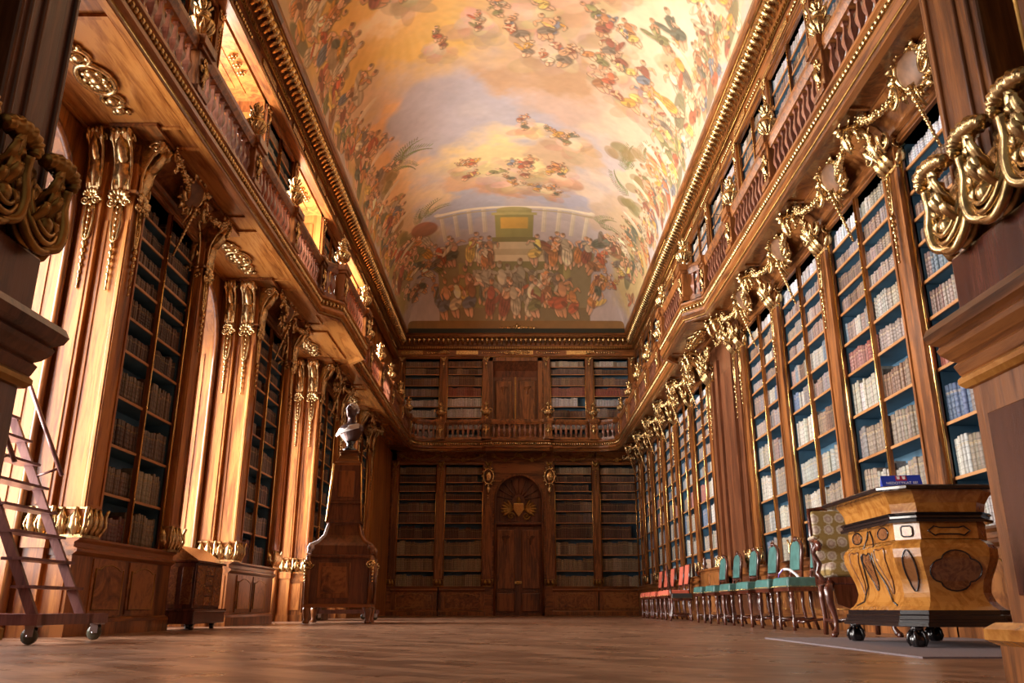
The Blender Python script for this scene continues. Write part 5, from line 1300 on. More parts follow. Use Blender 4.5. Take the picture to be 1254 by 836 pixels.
s.tube(*crom(P[1:], [0.035]*5, 4), n=6, flat=0.15); s.build('white_band', 'white', t); s = MB(); s.tube(P[:3], 0.05, 6, 0.25); s.build('violet_band', 'violet', t)
for i, y in enumerate([21.6, 22.6, 23.9, 24.9, 25.9]):
    side_chair((4.0 if i else 3.95, y, 0), RR+R(3), 'coral upholstered chair in the far row by the right wall, '+['closest to the low cabinet', 'second in its row', 'third in its row', 'fourth in its row', 'furthest from the table'][i], 'coral chairs by the right wall', 'coral', tall=1.32, name='coral_chair', arched=False)
bc_ = side_chair((3.80, 20.2, 0), RL-R(8), 'black leather chair turned to the wall before the coral chairs', None, 'blackleather', tall=1.46, name='black_chair', arched=False); bc_.scale = (0.86, 0.86, 0.86)

# small cabinet behind the teal chairs
t = thing('side_cabinet', 'low walnut cabinet with projecting top behind the furthest teal chair', 'cabinet', (4.43, 19.6, 0), RR)
MB().box(-1.0, 1.0, -0.06, 0.12, 0.1, 1.10).build('body', 'woodV', t, bevel=0.01)
MB().box(-1.08, 1.08, -0.10, 0.12, 1.10, 1.14).build('top', 'woodX', t, bevel=0.01)
for sx in (-1, 1):
    d = MB().box(min(sx*0.04, sx*0.92), max(sx*0.04, sx*0.92), -0.075, -0.06, 0.2, 1.04).build('door', 'burl', t, bevel=0.008); MB().ball((sx*0.1, -0.085, 0.7), 0.025, 8, 6).build('knob', 'brass', d)
for x in (-0.9, 0.9):
    for y in (-0.02, 0.08): MB().lathe([(0.03, 0), (0.05, 0.03), (0.05, 0.07), (0.03, 0.1)], 8, c=(x, y, 0)).build('foot', 'black', t)
t = thing('carved_finial', 'small dark turned figurine standing on the low cabinet at the right wall', 'figurine', (4.42, 20.3, 1.14), 0)
s = MB().lathe([(0.08, 0), (0.08, 0.03), (0.03, 0.06), (0.06, 0.14), (0.03, 0.2), (0.045, 0.25), (0.0, 0.30)], 10); s.build('body', 'mahogany', t)

# armchair
t = thing('floral_armchair', 'high-backed mahogany armchair in worn floral tapestry beside the burl display cabinet', 'armchair', (3.72, 9.6, 0), R(-8))
# front -y
s = MB(); s.box(-0.33, 0.33, -0.33, 0.30, 0.62, 0.78, top=(0.03, 0.03)); s.build('seat', 'floral', t, bevel=0.05, seg=3)
s = MB(); s.box(-0.33, 0.33, -0.33, 0.30, 0.54, 0.62); s.build('seat_rail', 'mahogany', t, bevel=0.015)
T = Matrix.Translation((0, 0.31, 0.6)) @ Matrix.Rotation(R(-9), 4, 'X')
s = MB(); s.M = T; s.box(-0.30, 0.30, -0.05, 0.05, 0.12, 0.80); s.build('backrest', 'floral', t, bevel=0.03, seg=3)
s = MB(); s.M = T; s.tube([(-0.31, 0.02, -0.05), (-0.315, 0.02, 0.5), (-0.31, 0.02, 0.82), (0, 0.02, 0.86), (0.31, 0.02, 0.82), (0.315, 0.02, 0.5), (0.31, 0.02, -0.05)], 0.03, 8); s.build('back_frame', 'mahogany', t)
for sx in (-1, 1):
    s = MB(); s.tube([(sx*0.32, 0.28, 1.0), (sx*0.38, 0.05, 1.02), (sx*0.40, -0.25, 0.99), (sx*0.39, -0.33, 0.95), (sx*0.40, -0.30, 0.9)], [0.025, 0.03, 0.034, 0.036, 0.03], 8)
    s.tube([(sx*0.39, -0.22, 0.98), (sx*0.42, -0.13, 0.88), (sx*0.36, -0.10, 0.76), (sx*0.40, -0.16, 0.66), (sx*0.34, -0.2, 0.56)], [0.022, 0.026, 0.03, 0.028, 0.03], 8)
    a = s.build('arm', 'mahogany', t)
    s = MB(); s.box(sx*0.38-0.035, sx*0.38+0.035, -0.18, 0.15, 1.03, 1.07); s.build('arm_pad', 'floral', a, bevel=0.015)
    s = MB(); s.tube([(sx*0.30, -0.30, 0.56), (sx*0.35, -0.35, 0.48), (sx*0.34, -0.34, 0.36), (sx*0.29, -0.29, 0.2), (sx*0.29, -0.29, 0.1), (sx*0.31, -0.32, 0.05), (sx*0.33, -0.34, 0.03)], [0.045, 0.05, 0.042, 0.028, 0.026, 0.034, 0.03], 9); s.ball((sx*0.33, -0.34, 0.03), 0.035, 8, 6); s.build('leg', 'mahogany', t)
    s = MB(); s.tube([(sx*0.29, 0.26, 0.58), (sx*0.30, 0.26, 0.4), (sx*0.28, 0.28, 0.2), (sx*0.28, 0.33, 0.02)], [0.04, 0.034, 0.028, 0.03], 9); s.build('leg', 'mahogany', t)
s = MB(); 
for sx in (-1, 1): s.tube([(sx*0.29, -0.29, 0.17), (sx*0.22, 0, 0.16), (sx*0.28, 0.28, 0.17)], 0.02, 7)
s.tube([(-0.23, 0, 0.16), (0, -0.06, 0.2), (0.23, 0, 0.16)], 0.022, 7); s.build('stretcher', 'mahogany', t)
s = MB(); s.prism([(-0.29, 0.54), (0.29, 0.54), (0.26, 0.34), (0.1, 0.28), (0, 0.24), (-0.1, 0.28), (-0.26, 0.34)], -0.325, -0.30, 'xz'); s.build('apron', 'mahogany', t)

# display cabinet (octagonal, bombe, golden burl)
t = thing('display_cabinet', 'octagonal golden burl display cabinet with black top and claw feet', 'cabinet', (3.50, 7.55, 0), 0); t.scale = (1, 1, 1.04)
A_, B_, CH = 0.40, 0.66, 0.15
def octo(a, b, c): return [(-a+c, -b), (a-c, -b), (a, -b+c), (a, b-c), (a-c, b), (-a+c, b), (-a, b-c), (-a, -b+c)]
def loft(mb, levels, smooth=False):
    n = 8; vs = []
    for (off, z) in levels: vs += [(x, y, z) for x, y in octo(A_+off, B_+off, CH*(1+off))]
    fs = [(i*n+j, i*n+(j+1) % n, (i+1)*n+(j+1) % n, (i+1)*n+j) for i in range(len(levels)-1) for j in range(n)]
    fs.append(tuple(range(n))[::-1]); fs.append(tuple((len(levels)-1)*n+j for j in range(n)))
    mb.add(vs, fs); return mb
BP = [(0, 0.04), (0.06, 0.0), (0.14, -0.03), (0.26, -0.045), (0.42, -0.032), (0.58, 0.0), (0.74, 0.028), (0.88, 0.03), (0.96, 0.01), (1.0, -0.02)]
def bomb(z):   # outline offset of the swelling body at height z (0.27..0.80)
    return float(np.interp((z-0.27)/0.53, [a for a, b in BP], [b for a, b in BP]))
loft(MB(), [(0.13, 1.165), (0.145, 1.175), (0.145, 1.195), (0.13, 1.205)]).build('top', 'black', t)
loft(MB(), [(-0.02, 1.0), (-0.015, 1.0), (0.0, 1.08), (0.03, 1.14), (0.05, 1.168)]).build('cornice', 'yellowwood', t)
loft(MB(), [(0.0, 0.925), (0.03, 0.93), (0.035, 0.95), (0.015, 0.965), (0.015, 0.98), (0.03, 0.99), (0.02, 1.005), (-0.02, 1.01)]).build('black_moulding', 'black', t)
body = loft(MB(), [(-0.02, 0.80), (-0.02, 0.93)] ).build('frieze', 'yellowwood', t)
bb = loft(MB(), [(bomb(0.27+0.53*k/16), 0.27+0.53*k/16) for k in range(17)] + [(-0.02, 0.805)]).build('body', 'yellowwood', t)
loft(MB(), [(0.07, 0.155), (0.08, 0.16), (0.08, 0.185), (0.065, 0.19), (0.065, 0.205), (0.055, 0.21), (0.055, 0.235), (0.04, 0.245), (0.04, 0.275)]).build('base_moulding', 'black', t)
def face_pt(face, u, z, off=0.004):
    o = (bomb(z) if z < 0.80 else -0.02) + off
    if face == 'L': return (-(A_+o), u, z)
    if face == 'R': return ((A_+o), u, z)
    if face == 'F': return (u, -(B_+o), z)
    # near left chamfer
    c = CH*(1+o); mx, my = -(A_+o)+c/2, -(B_+o)+c/2; q = 0.7071
    return (mx + u*q - q*0.003, my - u*q - q*0.003, z)
def inlay(face, poly, mat, parent, name='inlay', border=True, bm='black'):
    if mat == 'yellowwood' and len(poly) == 8 and parent == bb or mat == 'brownveneer' and len(poly) == 8:
        for _ in range(2):
            q_ = []
            for k_ in range(len(poly)):
                a, b = poly[k_], poly[(k_+1) % len(poly)]; q_ += [(a[0]*0.75+b[0]*0.25, a[1]*0.75+b[1]*0.25), (a[0]*0.25+b[0]*0.75, a[1]*0.25+b[1]*0.75)]
            poly = q_
    cx = sum(p[0] for p in poly)/len(poly); cz = sum(p[1] for p in poly)/len(poly)
    P = []
    for i in range(len(poly)):
        a, b = poly[i], poly[(i+1) % len(poly)]
        for k in range(3): P.append((a[0]+(b[0]-a[0])*k/3, a[1]+(b[1]-a[1])*k/3))
    n = len(P); vs = []
    K = 7
    for r_ in range(K+1):
        f = r_/K
        vs += [face_pt(face, cx+(p[0]-cx)*f, cz+(p[1]-cz)*f) for p in P]
    fs = [(r_*n+j, r_*n+(j+1) % n, (r_+1)*n+(j+1) % n, (r_+1)*n+j) for r_ in range(K) for j in range(n)]
    m = MB().add(vs, fs); o = m.build(name, mat, parent)
    if border:
        m = MB().tube([face_pt(face, p[0], p[1], 0.006) for p in P], 0.006, 4, closed=True); m.build('stringing', bm, o)
for f, sg in (('L', 1), ('F', 1), ('R', 1)):
    if f == 'F':
        inlay(f, [(-0.17, 0.865), (-0.12, 0.90), (-0.08, 0.89), (0.08, 0.89), (0.12, 0.90), (0.17, 0.865), (0.12, 0.83), (0.08, 0.84), (-0.08, 0.84), (-0.12, 0.83)], 'yellowwood', body)
        inlay(f, [((0.145+0.035*abs(math.cos(2*a))**0.7)*math.cos(a)*1.15, 0.565+(0.12+0.03*abs(math.cos(2*a))**0.7)*math.sin(a)) for a in [2*PI*q/32 for q in range(32)]], 'brownveneer', bb)
    else:
        for s2 in (-1, 1):
            inlay(f, [(s2*0.20, 0.90), (s2*0.28, 0.92), (s2*0.36, 0.90), (s2*0.39, 0.865), (s2*0.36, 0.83), (s2*0.28, 0.815), (s2*0.20, 0.83), (s2*0.17, 0.865)], 'brownveneer', body)
            inlay(f, [(s2*0.16, 0.76), (s2*0.26, 0.735), (s2*0.38, 0.76), (s2*0.37, 0.64), (s2*0.335, 0.50), (s2*0.30, 0.37), (s2*0.255, 0.48), (s2*0.21, 0.62)], 'yellowwood', bb, bm='brownveneer')
            m = MB().tube([face_pt(f, s2*u, z, 0.006) for u, z in ((0.02, 0.91), (0.06, 0.85), (0.10, 0.79), (0.12, 0.70), (0.13, 0.60), (0.20, 0.46), (0.30, 0.34), (0.42, 0.31))], 0.007, 5); m.build('stringing', 'black', bb)
        inlay(f, [(0.0, 0.70), (0.07, 0.74), (0.10, 0.66), (0.06, 0.52), (0, 0.40), (-0.06, 0.52), (-0.10, 0.66), (-0.07, 0.74)], 'brownveneer', bb)
inlay('C', [(-0.045, 0.89), (-0.03, 0.905), (0.03, 0.905), (0.045, 0.89), (0.045, 0.84), (0.03, 0.825), (-0.03, 0.825), (-0.045, 0.84)], 'yellowwood', body)
inlay('C', [(0, 0.74), (0.045, 0.66), (0.05, 0.56), (0.03, 0.46), (0, 0.40), (-0.03, 0.46), (-0.05, 0.56), (-0.045, 0.66)], 'brownveneer', bb)
for x, y in ((-0.36, -0.62), (0.36, -0.62), (-0.36, 0.62), (0.36, 0.62)):
    s = MB(); s.lathe([(0.05, 0.13), (0.05, 0.16)], 10, c=(x, y, 0)); s.ball((x, y, 0.06), (0.068, 0.068, 0.06), 14, 10)
    for k in range(5):
        a = 2*PI*k/5+0.3
        s.tube([(x+0.03*math.cos(a), y+0.03*math.sin(a), 0.135), (x+0.062*math.cos(a), y+0.062*math.sin(a), 0.10), (x+0.074*math.cos(a), y+0.074*math.sin(a), 0.06), (x+0.055*math.cos(a), y+0.055*math.sin(a), 0.02)], [0.018, 0.018, 0.015, 0.010], 7)
    s.build('claw_foot', 'black', t)
# notice on top
t = thing('notice_card', 'blue folded notice with a red pictogram on the display cabinet top', 'sign', (3.30, 7.2, 1.255), R(-12))
s = MB().prism([(-0.07, 0), (0.07, 0), (0.0, 0.135)], -0.16, 0.16, 'yz'); s.build('card', 'bluecard', t)
def card_local(u, v, off=0.002):  # on the front slope
    L = math.hypot(0.07, 0.135); return (u, -0.07+0.07*v/L - off*0.89, 0.135*v/L + off*0.46)
s = MB(); s.add([card_local(-0.045, 0.095), card_local(0.045, 0.095), card_local(0.045, 0.145), card_local(-0.045, 0.145)], [(0, 1, 2, 3)]); s.build('pictogram', 'redcard', t)
s = MB()
for sx in (-1, 1):
    c = [card_local(sx*0.022+0.013*math.cos(a), 0.12+0.013*math.sin(a), 0.004) for a in [2*PI*k/10 for k in range(10)]]; s.add(c, [tuple(range(10))])
    for q in range(3): p = [card_local(sx*0.022+(q-1)*0.010+dx, 0.13+dy, 0.004) for dx, dy in ((-0.003, 0), (0.003, 0), (0.004, 0.012), (-0.004, 0.012))]; s.add(p, [(0, 1, 2, 3)])
s.build('hand_symbol', 'white', t)
cu = bpy.data.curves.new('lettering', 'FONT'); cu.body = 'NEDOTÝKAT SE!'; cu.size = 0.034; cu.align_x = 'CENTER'; cu.align_y = 'TOP'; cu.extrude = 0.0005
cu.materials.append(M['white'])
o = bpy.data.objects.new('lettering', cu); C.objects.link(o)
bpy.context.view_layer.update(); me = bpy.data.meshes.new_from_object(o.evaluated_get(bpy.context.evaluated_depsgraph_get())); bpy.data.objects.remove(o)
o = bpy.data.objects.new('lettering', me); C.objects.link(o); o.parent = t
o.location = card_local(0, 0.088, 0.003); o.rotation_euler = (math.atan2(0.135, 0.07), 0, 0)

# grey carpet piece under the cabinet
t = tag(MB().box(2.55, 4.6, 5.6, 9.1, 0.0, 0.012).build('carpet_runner', 'mat'), 'flat grey protective carpet on the parquet under the display cabinet', 'carpet')

# library step-ladders
def step_ladder(loc, rz, label, s_=1.0, group='rolling library step-ladders'):
    if 'ladder' in PROTO: return copy_tree(PROTO['ladder'], loc, rz, label, group, scale=(s_, s_, s_))
    t = thing('library_ladder', label, 'ladder', loc, rz, group)
    # climbs towards +y, bottom of the stringers at y=0, width along x = +-0.38
    W = 0.45; zb = 0.27; top = 2.35; run = 0.52
    def yz(z): return (z-zb)*run
    for sx in (-1, 1):
        s = MB(); P = [(sx*W, yz(zb), zb), (sx*W, yz(top), top)]
        s.prism([(yz(zb)-0.05, zb), (yz(zb)+0.05, zb), (yz(top)+0.05, top), (yz(top)-0.05, top)], sx*W-0.022, sx*W+0.022, 'yz'); s.build('stringer', 'purplewood', t)
        # hand rail
        y0 = yz(1.70)-0.32; s = MB(); s.tube([(sx*W, y0, 1.70), (sx*W, y0+(3.1-1.70)*run, 3.1)], 0.026, 4); hr = s.build('handrail', 'purplewood', t)
        s = MB(); s.tube([(sx*W, y0+0.04, 1.78), (sx*W, yz(1.68), 1.68)], 0.017, 4); s.tube([(sx*W, y0+(3.0-1.70)*run, 3.0), (sx*W, yz(top)+0.2, top)], 0.017, 4); s.build('rail_bracket', 'purplewood', hr)
        s = MB(); s.prism([(1.45, zb), (1.53, zb), (yz(top)+0.40, top), (yz(top)+0.32, top)], sx*W-0.022, sx*W+0.022, 'yz'); s.build('rear_post', 'purplewood', t)
        s = MB().box(sx*W-0.04, sx*W+0.04, -0.12, 1.6, 0.17, 0.27); s.build('base_rail', 'purplewood', t)
    s = MB().box(-W-0.12, W+0.38, -0.12, -0.02, 0.17, 0.27); s.box(-W-0.12, W+0.12, 1.45, 1.55, 0.17, 0.27); s.build('base_rail', 'purplewood', t)
    for k in range(1, 8):
        z = zb+(top-zb)*k/8
        s = MB().box(-W-0.03, W+0.03, yz(z)-0.12, yz(z)+0.10, z-0.028, z); s.build('tread', 'purplewood', t)
    s = MB().box(-W-0.03, W+0.03, yz(top)-0.08, yz(top)+0.45, top-0.03, top); s.build('platform', 'purplewood', t)
    for x in (-W-0.04, W+0.30):
        for y in (-0.06, 1.5):
            s = MB(); s.M = Matrix.Translation((x, y+0.03, 0.075)) @ Matrix.Rotation(R(90), 4, 'Y'); s.lathe([(0.03, -0.025), (0.07, -0.025), (0.075, -0.01), (0.075, 0.01), (0.07, 0.025), (0.03, 0.025)], 18); w = s.build('caster', 'rubber', t)
            s = MB(); s.box(x-0.05, x+0.05, y-0.05, y+0.06, 0.155, 0.17); s.box(x-0.04, x-0.034, y-0.02, y+0.06, 0.07, 0.16); s.box(x+0.034, x+0.04, y-0.02, y+0.06, 0.07, 0.16); s.tube([(x-0.045, y+0.03, 0.075), (x+0.045, y+0.03, 0.075)], 0.012, 6); s.build('fork', 'steel', w)
    PROTO['ladder'] = t; KIDS[t] = list(t.children)
    return t
step_ladder((-4.22, 8.06, 0), RL-R(0), 'rolling red-brown library ladder in front of the nearest left window', 0.93)
step_ladder((-3.75, 22.3, 0), RL+R(25), 'dark library ladder behind the cabinet with the bust', 0.9)
PROTO['ladder'].scale = (0.93,)*3

# bureau in the second window niche
t = thing('slant_top_bureau', 'dark inlaid bureau with sloping lid on casters between left piers', 'bureau', (-4.80, 12.95, 0), RL); t.scale = (0.84, 0.84, 0.82)
s = MB().box(-0.78, 0.78, -0.32, 0.36, 0.10, 0.34); s.box(-0.80, 0.80, -0.34, 0.38, 0.30, 0.35); s.build('plinth', 'mahogany', t, bevel=0.012)
s = MB().box(-0.66, 0.66, -0.24, 0.32, 0.35, 1.12); s.build('body', 'mahogany', t, bevel=0.01)
s = MB().box(-0.72, 0.72, -0.29, 0.34, 1.12, 1.16); s.build('top_moulding', 'mahogany', t, bevel=0.01)
s = MB().prism([(-0.27, 1.16), (0.33, 1.16), (0.33, 1.42), (0.12, 1.42)], -0.66, 0.66, 'yz'); s.build('sloping_lid', 'brownveneer', t, bevel=0.006)
for x0, x1 in ((-0.62, -0.23), (-0.19, 0.19), (0.23, 0.62)):
    for k in range(4) if x0 == -0.19 else (0,):
        za, zb = (0.40+0.175*k, 0.555+0.175*k) if x0 == -0.19 else (0.40, 1.08)
        d = MB().box(x0, x1, -0.262, -0.24, za, zb).build('drawer' if x0 == -0.19 else 'door', 'brownveneer', t, bevel=0.006)
        MB().ball(((x0+x1)/2 if x0 == -0.19 else x1-0.05, -0.272, (za+zb)/2), 0.016, 7, 5).build('knob', 'darkgold', d)
for sx in (-1,):
    s = MB().box(-0.685, -0.66, -0.20, -0.02, 0.42, 1.05); s.build('side_panel', 'brownveneer', t, bevel=0.006)
    s = MB().box(-0.685, -0.66, 0.06, 0.28, 0.42, 1.05); s.build('side_panel', 'brownveneer', t, bevel=0.006)
for x in (-0.5, 0.5):
    for y in (-0.2, 0.25):
        s = MB(); s.M = Matrix.Translation((x, y, 0.05)) @ Matrix.Rotation(R(90), 4, 'X'); s.lathe([(0.02, -0.03), (0.05, -0.03), (0.05, 0.03), (0.02, 0.03)], 12); s.M = Matrix.Identity(4); s.box(x-0.04, x+0.04, y-0.05, y+0.05, 0.085, 0.10); s.box(x-0.015, x+0.015, y+0.032, y+0.045, 0.045, 0.09); s.build('caster', 'black', t)

# tall stand with the bust
t = thing('obelisk_cabinet', 'tall tapering walnut cabinet with scrolled shoulders carrying a bust', 'cabinet', (-3.62, 17.95, 0), R(6))
def ring4(levels): 
    m = MB(); vs = []
    for hx, hy, z in levels: vs += [(-hx, -hy, z), (hx, -hy, z), (hx, hy, z), (-hx, hy, z)]
    n = len(levels); fs = [(i*4+j, i*4+(j+1) % 4, (i+1)*4+(j+1) % 4, (i+1)*4+j) for i in range(n-1) for j in range(4)]
    fs += [(3, 2, 1, 0), tuple((n-1)*4+j for j in range(4))]
    return m.add(vs, fs)
ring4([(0.60, 0.62, 0.36), (0.60, 0.62, 1.26)]).build('chest', 'dark', t, bevel=0.015)
ring4([(0.66, 0.68, 0.30), (0.66, 0.68, 0.37)]).build('lower_moulding', 'woodX', t, bevel=0.012)
ring4([(0.64, 0.66, 1.24), (0.66, 0.68, 1.27), (0.66, 0.68, 1.30), (0.58, 0.60, 1.32), (0.56, 0.58, 1.50), (0.50, 0.52, 1.56), (0.36, 0.38, 1.72), (0.30, 0.32, 1.92), (0.30, 0.32, 1.98)]).build('shoulder', 'dark', t)
ring4([(0.36, 0.38, 1.97), (0.36, 0.38, 2.02), (0.33, 0.35, 2.04), (0.31, 0.33, 2.35), (0.34, 0.36, 2.37), (0.34, 0.36, 2.40), (0.30, 0.32, 2.42), (0.28, 0.30, 3.18)]).build('shaft', 'dark', t)
ring4([(0.29, 0.31, 3.17), (0.29, 0.31, 3.23), (0.25, 0.27, 3.25), (0.17, 0.19, 3.40), (0.17, 0.19, 3.46), (0.20, 0.22, 3.47), (0.20, 0.22, 3.51)]).build('cap', 'woodX', t)
p = MB().box(-0.42, 0.22, -0.64, -0.62, 0.48, 1.16).build('door', 'woodV', t, bevel=0.008); MB().box(-0.34, 0.14, -0.655, -0.64, 0.56, 1.08).build('raised_panel', 'burl', p, bevel=0.01)
MB().box(0.60, 0.62, -0.45, 0.45, 0.48, 1.16).build('side_panel', 'woodV', t, bevel=0.008)
MB().box(-0.17, 0.17, -0.335, -0.29, 2.5, 3.05).build('shaft_panel', 'woodV', t, bevel=0.01)
for sx in (-1, 1):
    for sy in (-1, 1):
        s = MB(); s.tube([(sx*0.62, sy*0.64, 0.36), (sx*0.62, sy*0.64, 1.30)], 0.055, 8); s.build('corner_post', 'woodV', t)
        s = MB(); s.lathe([(0.06, 0.0), (0.07, 0.03), (0.045, 0.07), (0.06, 0.16), (0.075, 0.26), (0.06, 0.31)], 10, c=(sx*0.60, sy*0.62, 0)); s.build('foot', 'woodV', t)
        g = MB(); g.tube([(sx*0.62, sy*0.62, 1.34), (sx*0.60, sy*0.60, 1.5), (sx*0.46, sy*0.48, 1.58), (sx*0.36, sy*0.38, 1.72), (sx*0.31, sy*0.33, 1.95)], [0.05, 0.05, 0.04, 0.035, 0.03], 8); g.ball((sx*0.60, sy*0.60, 1.45), 0.075, 10, 8); g.build('scroll', 'marble' if sx < 0 else 'woodV', t)
        g = MB(); spiral(g, (sx*0.60, sy*0.66-0.02, 1.12), 0.08, 1.4, 0.025, sgn=sx); flower(g, (sx*0.64, sy*0.68, 1.14), 0.09); beads(g, (sx*0.66, sy*0.70, 1.05), (sx*0.66, sy*0.70, 0.8), 5, 0.035, 0.02); g.build('gilt_mount', 'gold', t)
s = MB(); s.tube([(-0.35, -0.37, 2.0), (-0.28, -0.30, 3.2)], 0.028, 6); s.tube([(0.35, -0.37, 2.0), (0.28, -0.30, 3.2)], 0.022, 6); s.build('gilt_edge', 'brass', t)
# bust
t = thing('marble_bust', 'pale marble bust of a draped man on a dark socle atop the tall cabinet', 'bust', (-3.62, 17.95, 3.51), R(-25)); t.scale = (1.2, 1.2, 1.2)
s = MB().lathe([(0.13, 0), (0.13, 0.04), (0.07, 0.08), (0.06, 0.14), (0.10, 0.18)], 14); s.build('socle', 'black', t)
s = MB()   # head, neck, shoulders as one skin
bmv = []
s.lathe([(0.04, 0.16), (0.10, 0.20), (0.16, 0.28), (0.20, 0.36), (0.21, 0.42), (0.17, 0.48), (0.09, 0.52), (0.065, 0.56), (0.062, 0.62), (0.07, 0.66), (0.03, 0.68)], 20, sx=1.25, sy=0.72)
s.ball((0, -0.015, 0.74), (0.088, 0.112, 0.135), 18, 14)
s.ball((0, -0.035, 0.675), (0.062, 0.075, 0.05), 12, 8)      # jaw
s.add([(-0.016, -0.115, 0.715), (0.016, -0.115, 0.715), (0, -0.155, 0.712), (-0.008, -0.12, 0.775), (0.008, -0.12, 0.775)], [(0, 1, 2), (0, 2, 3), (2, 4, 3), (1, 4, 2), (0, 3, 4, 1)], True)
for sx in (-1, 1):
    s.ball((sx*0.09, 0.0, 0.735), (0.014, 0.026, 0.038), 8, 6)
    s.ball((sx*0.034, -0.118, 0.77), (0.026, 0.014, 0.009), 8, 6)     # brow
    s.ball((sx*0.034, -0.110, 0.75), (0.016, 0.012, 0.009), 8, 6)
s.ball((0, -0.122, 0.685), (0.026, 0.012, 0.007), 8, 6); s.ball((0, -0.12, 0.673), (0.022, 0.012, 0.008), 8, 6); s.ball((0, -0.105, 0.645), (0.028, 0.025, 0.02), 8, 6)
b = s.build('bust_figure', 'bronze', t)
rm = b.modifiers.new('Remesh', 'REMESH'); rm.mode = 'VOXEL'; rm.voxel_size = 0.009; rm.use_smooth_shade = True
s = MB()
for k in range(46):
    a = k*2.4; ph = 0.12+1.45*(k/46); r = 0.10
    x, y, z = r*math.sin(ph)*math.cos(a)*0.98, 0.02+r*1.15*math.sin(ph)*math.sin(a), 0.755+0.125*math.cos(ph)
    if y < -0.075: continue
    s.ball((x, y, z), (0.028, 0.028, 0.024), 7, 5)
s.build('curled_hair', 'marble', t)
s = MB()
for k in range(6): s.tube([(-0.24+0.02*k, -0.10-0.01*k, 0.30+0.02*k), (-0.10+0.02*k, -0.165, 0.34+0.005*k), (0.08, -0.16, 0.38+0.012*k), (0.22, -0.07, 0.42+0.01*k)], 0.022, 6)
s.build('drapery', 'cream', t)

# ------------------------------------------------------------------ books
PAL = {
 'vellum': [(0.36, 0.33, 0.27), (0.44, 0.41, 0.35), (0.28, 0.24, 0.19), (0.50, 0.48, 0.45), (0.24, 0.19, 0.14), (0.32, 0.32, 0.30)],
 'white': [(0.54, 0.55, 0.60), (0.46, 0.46, 0.50), (0.40, 0.38, 0.38), (0.58, 0.58, 0.62)],
 'brown': [(0.18, 0.10, 0.065), (0.22, 0.13, 0.085), (0.13, 0.075, 0.05), (0.27, 0.18, 0.12), (0.20, 0.14, 0.12)],
 'pinkbrown': [(0.24, 0.16, 0.13), (0.29, 0.20, 0.17), (0.19, 0.13, 0.11), (0.32, 0.25, 0.22), (0.24, 0.20, 0.20)],
 'mixed': [(0.24, 0.18, 0.13), (0.32, 0.27, 0.21), (0.15, 0.095, 0.07), (0.15, 0.19, 0.23), (0.26, 0.18, 0.16), (0.38, 0.35, 0.31), (0.10, 0.14, 0.23), (0.20, 0.17, 0.16)],
 'red': [(0.30, 0.09, 0.065), (0.26, 0.08, 0.06), (0.33, 0.13, 0.10), (0.28, 0.12, 0.10)],
 'dkbrown': [(0.13, 0.06, 0.035), (0.17, 0.08, 0.045), (0.10, 0.05, 0.03), (0.21, 0.11, 0.065)],
 'palebrown': [(0.38, 0.28, 0.17), (0.32, 0.22, 0.13), (0.44, 0.34, 0.22), (0.27, 0.18, 0.11)],
}
ROWS = {
 'R': [['mixed', 'vellum', 'brown'], ['vellum'], ['vellum', 'mixed'], ['brown', 'mixed', 'vellum', 'red', 'brown'], ['mixed', 'red', 'pinkbrown'], ['mixed', 'pinkbrown'], ['mixed', 'pinkbrown', 'brown'], ['pinkbrown', 'mixed'], ['pinkbrown', 'brown'], ['white', 'white', 'vellum']],
 'RU': [['white'], ['vellum', 'white'], ['pinkbrown', 'brown', 'white'], ['mixed', 'white', 'vellum'], ['brown', 'pinkbrown'], ['pinkbrown', 'white'], ['pinkbrown', 'brown'], ['white', 'vellum']],
 'L': [['palebrown', 'brown', 'red'], ['palebrown', 'brown'], ['brown', 'dkbrown'], ['brown'], ['dkbrown', 'brown'], ['dkbrown'], ['dkbrown'], ['dkbrown', 'brown'], ['dkbrown'], ['dkbrown']],
 'LU': [['brown', 'vellum']]*8,
 'B': [['palebrown'], ['palebrown'], ['palebrown'], ['dkbrown'], ['dkbrown', 'brown'], ['dkbrown', 'brown'], ['dkbrown'], ['dkbrown'], ['dkbrown'], ['brown', 'palebrown']],
 'BU': [['white', 'brown'], ['white', 'vellum'], ['brown', 'pinkbrown'], ['white', 'pinkbrown'], ['pinkbrown', 'red'], ['pinkbrown', 'brown'], ['brown', 'pinkbrown'], ['brown', 'vellum']],
}
CAMP = Vector((0, 0, 0.31))
rb = random.Random(11)
BOOKS = []
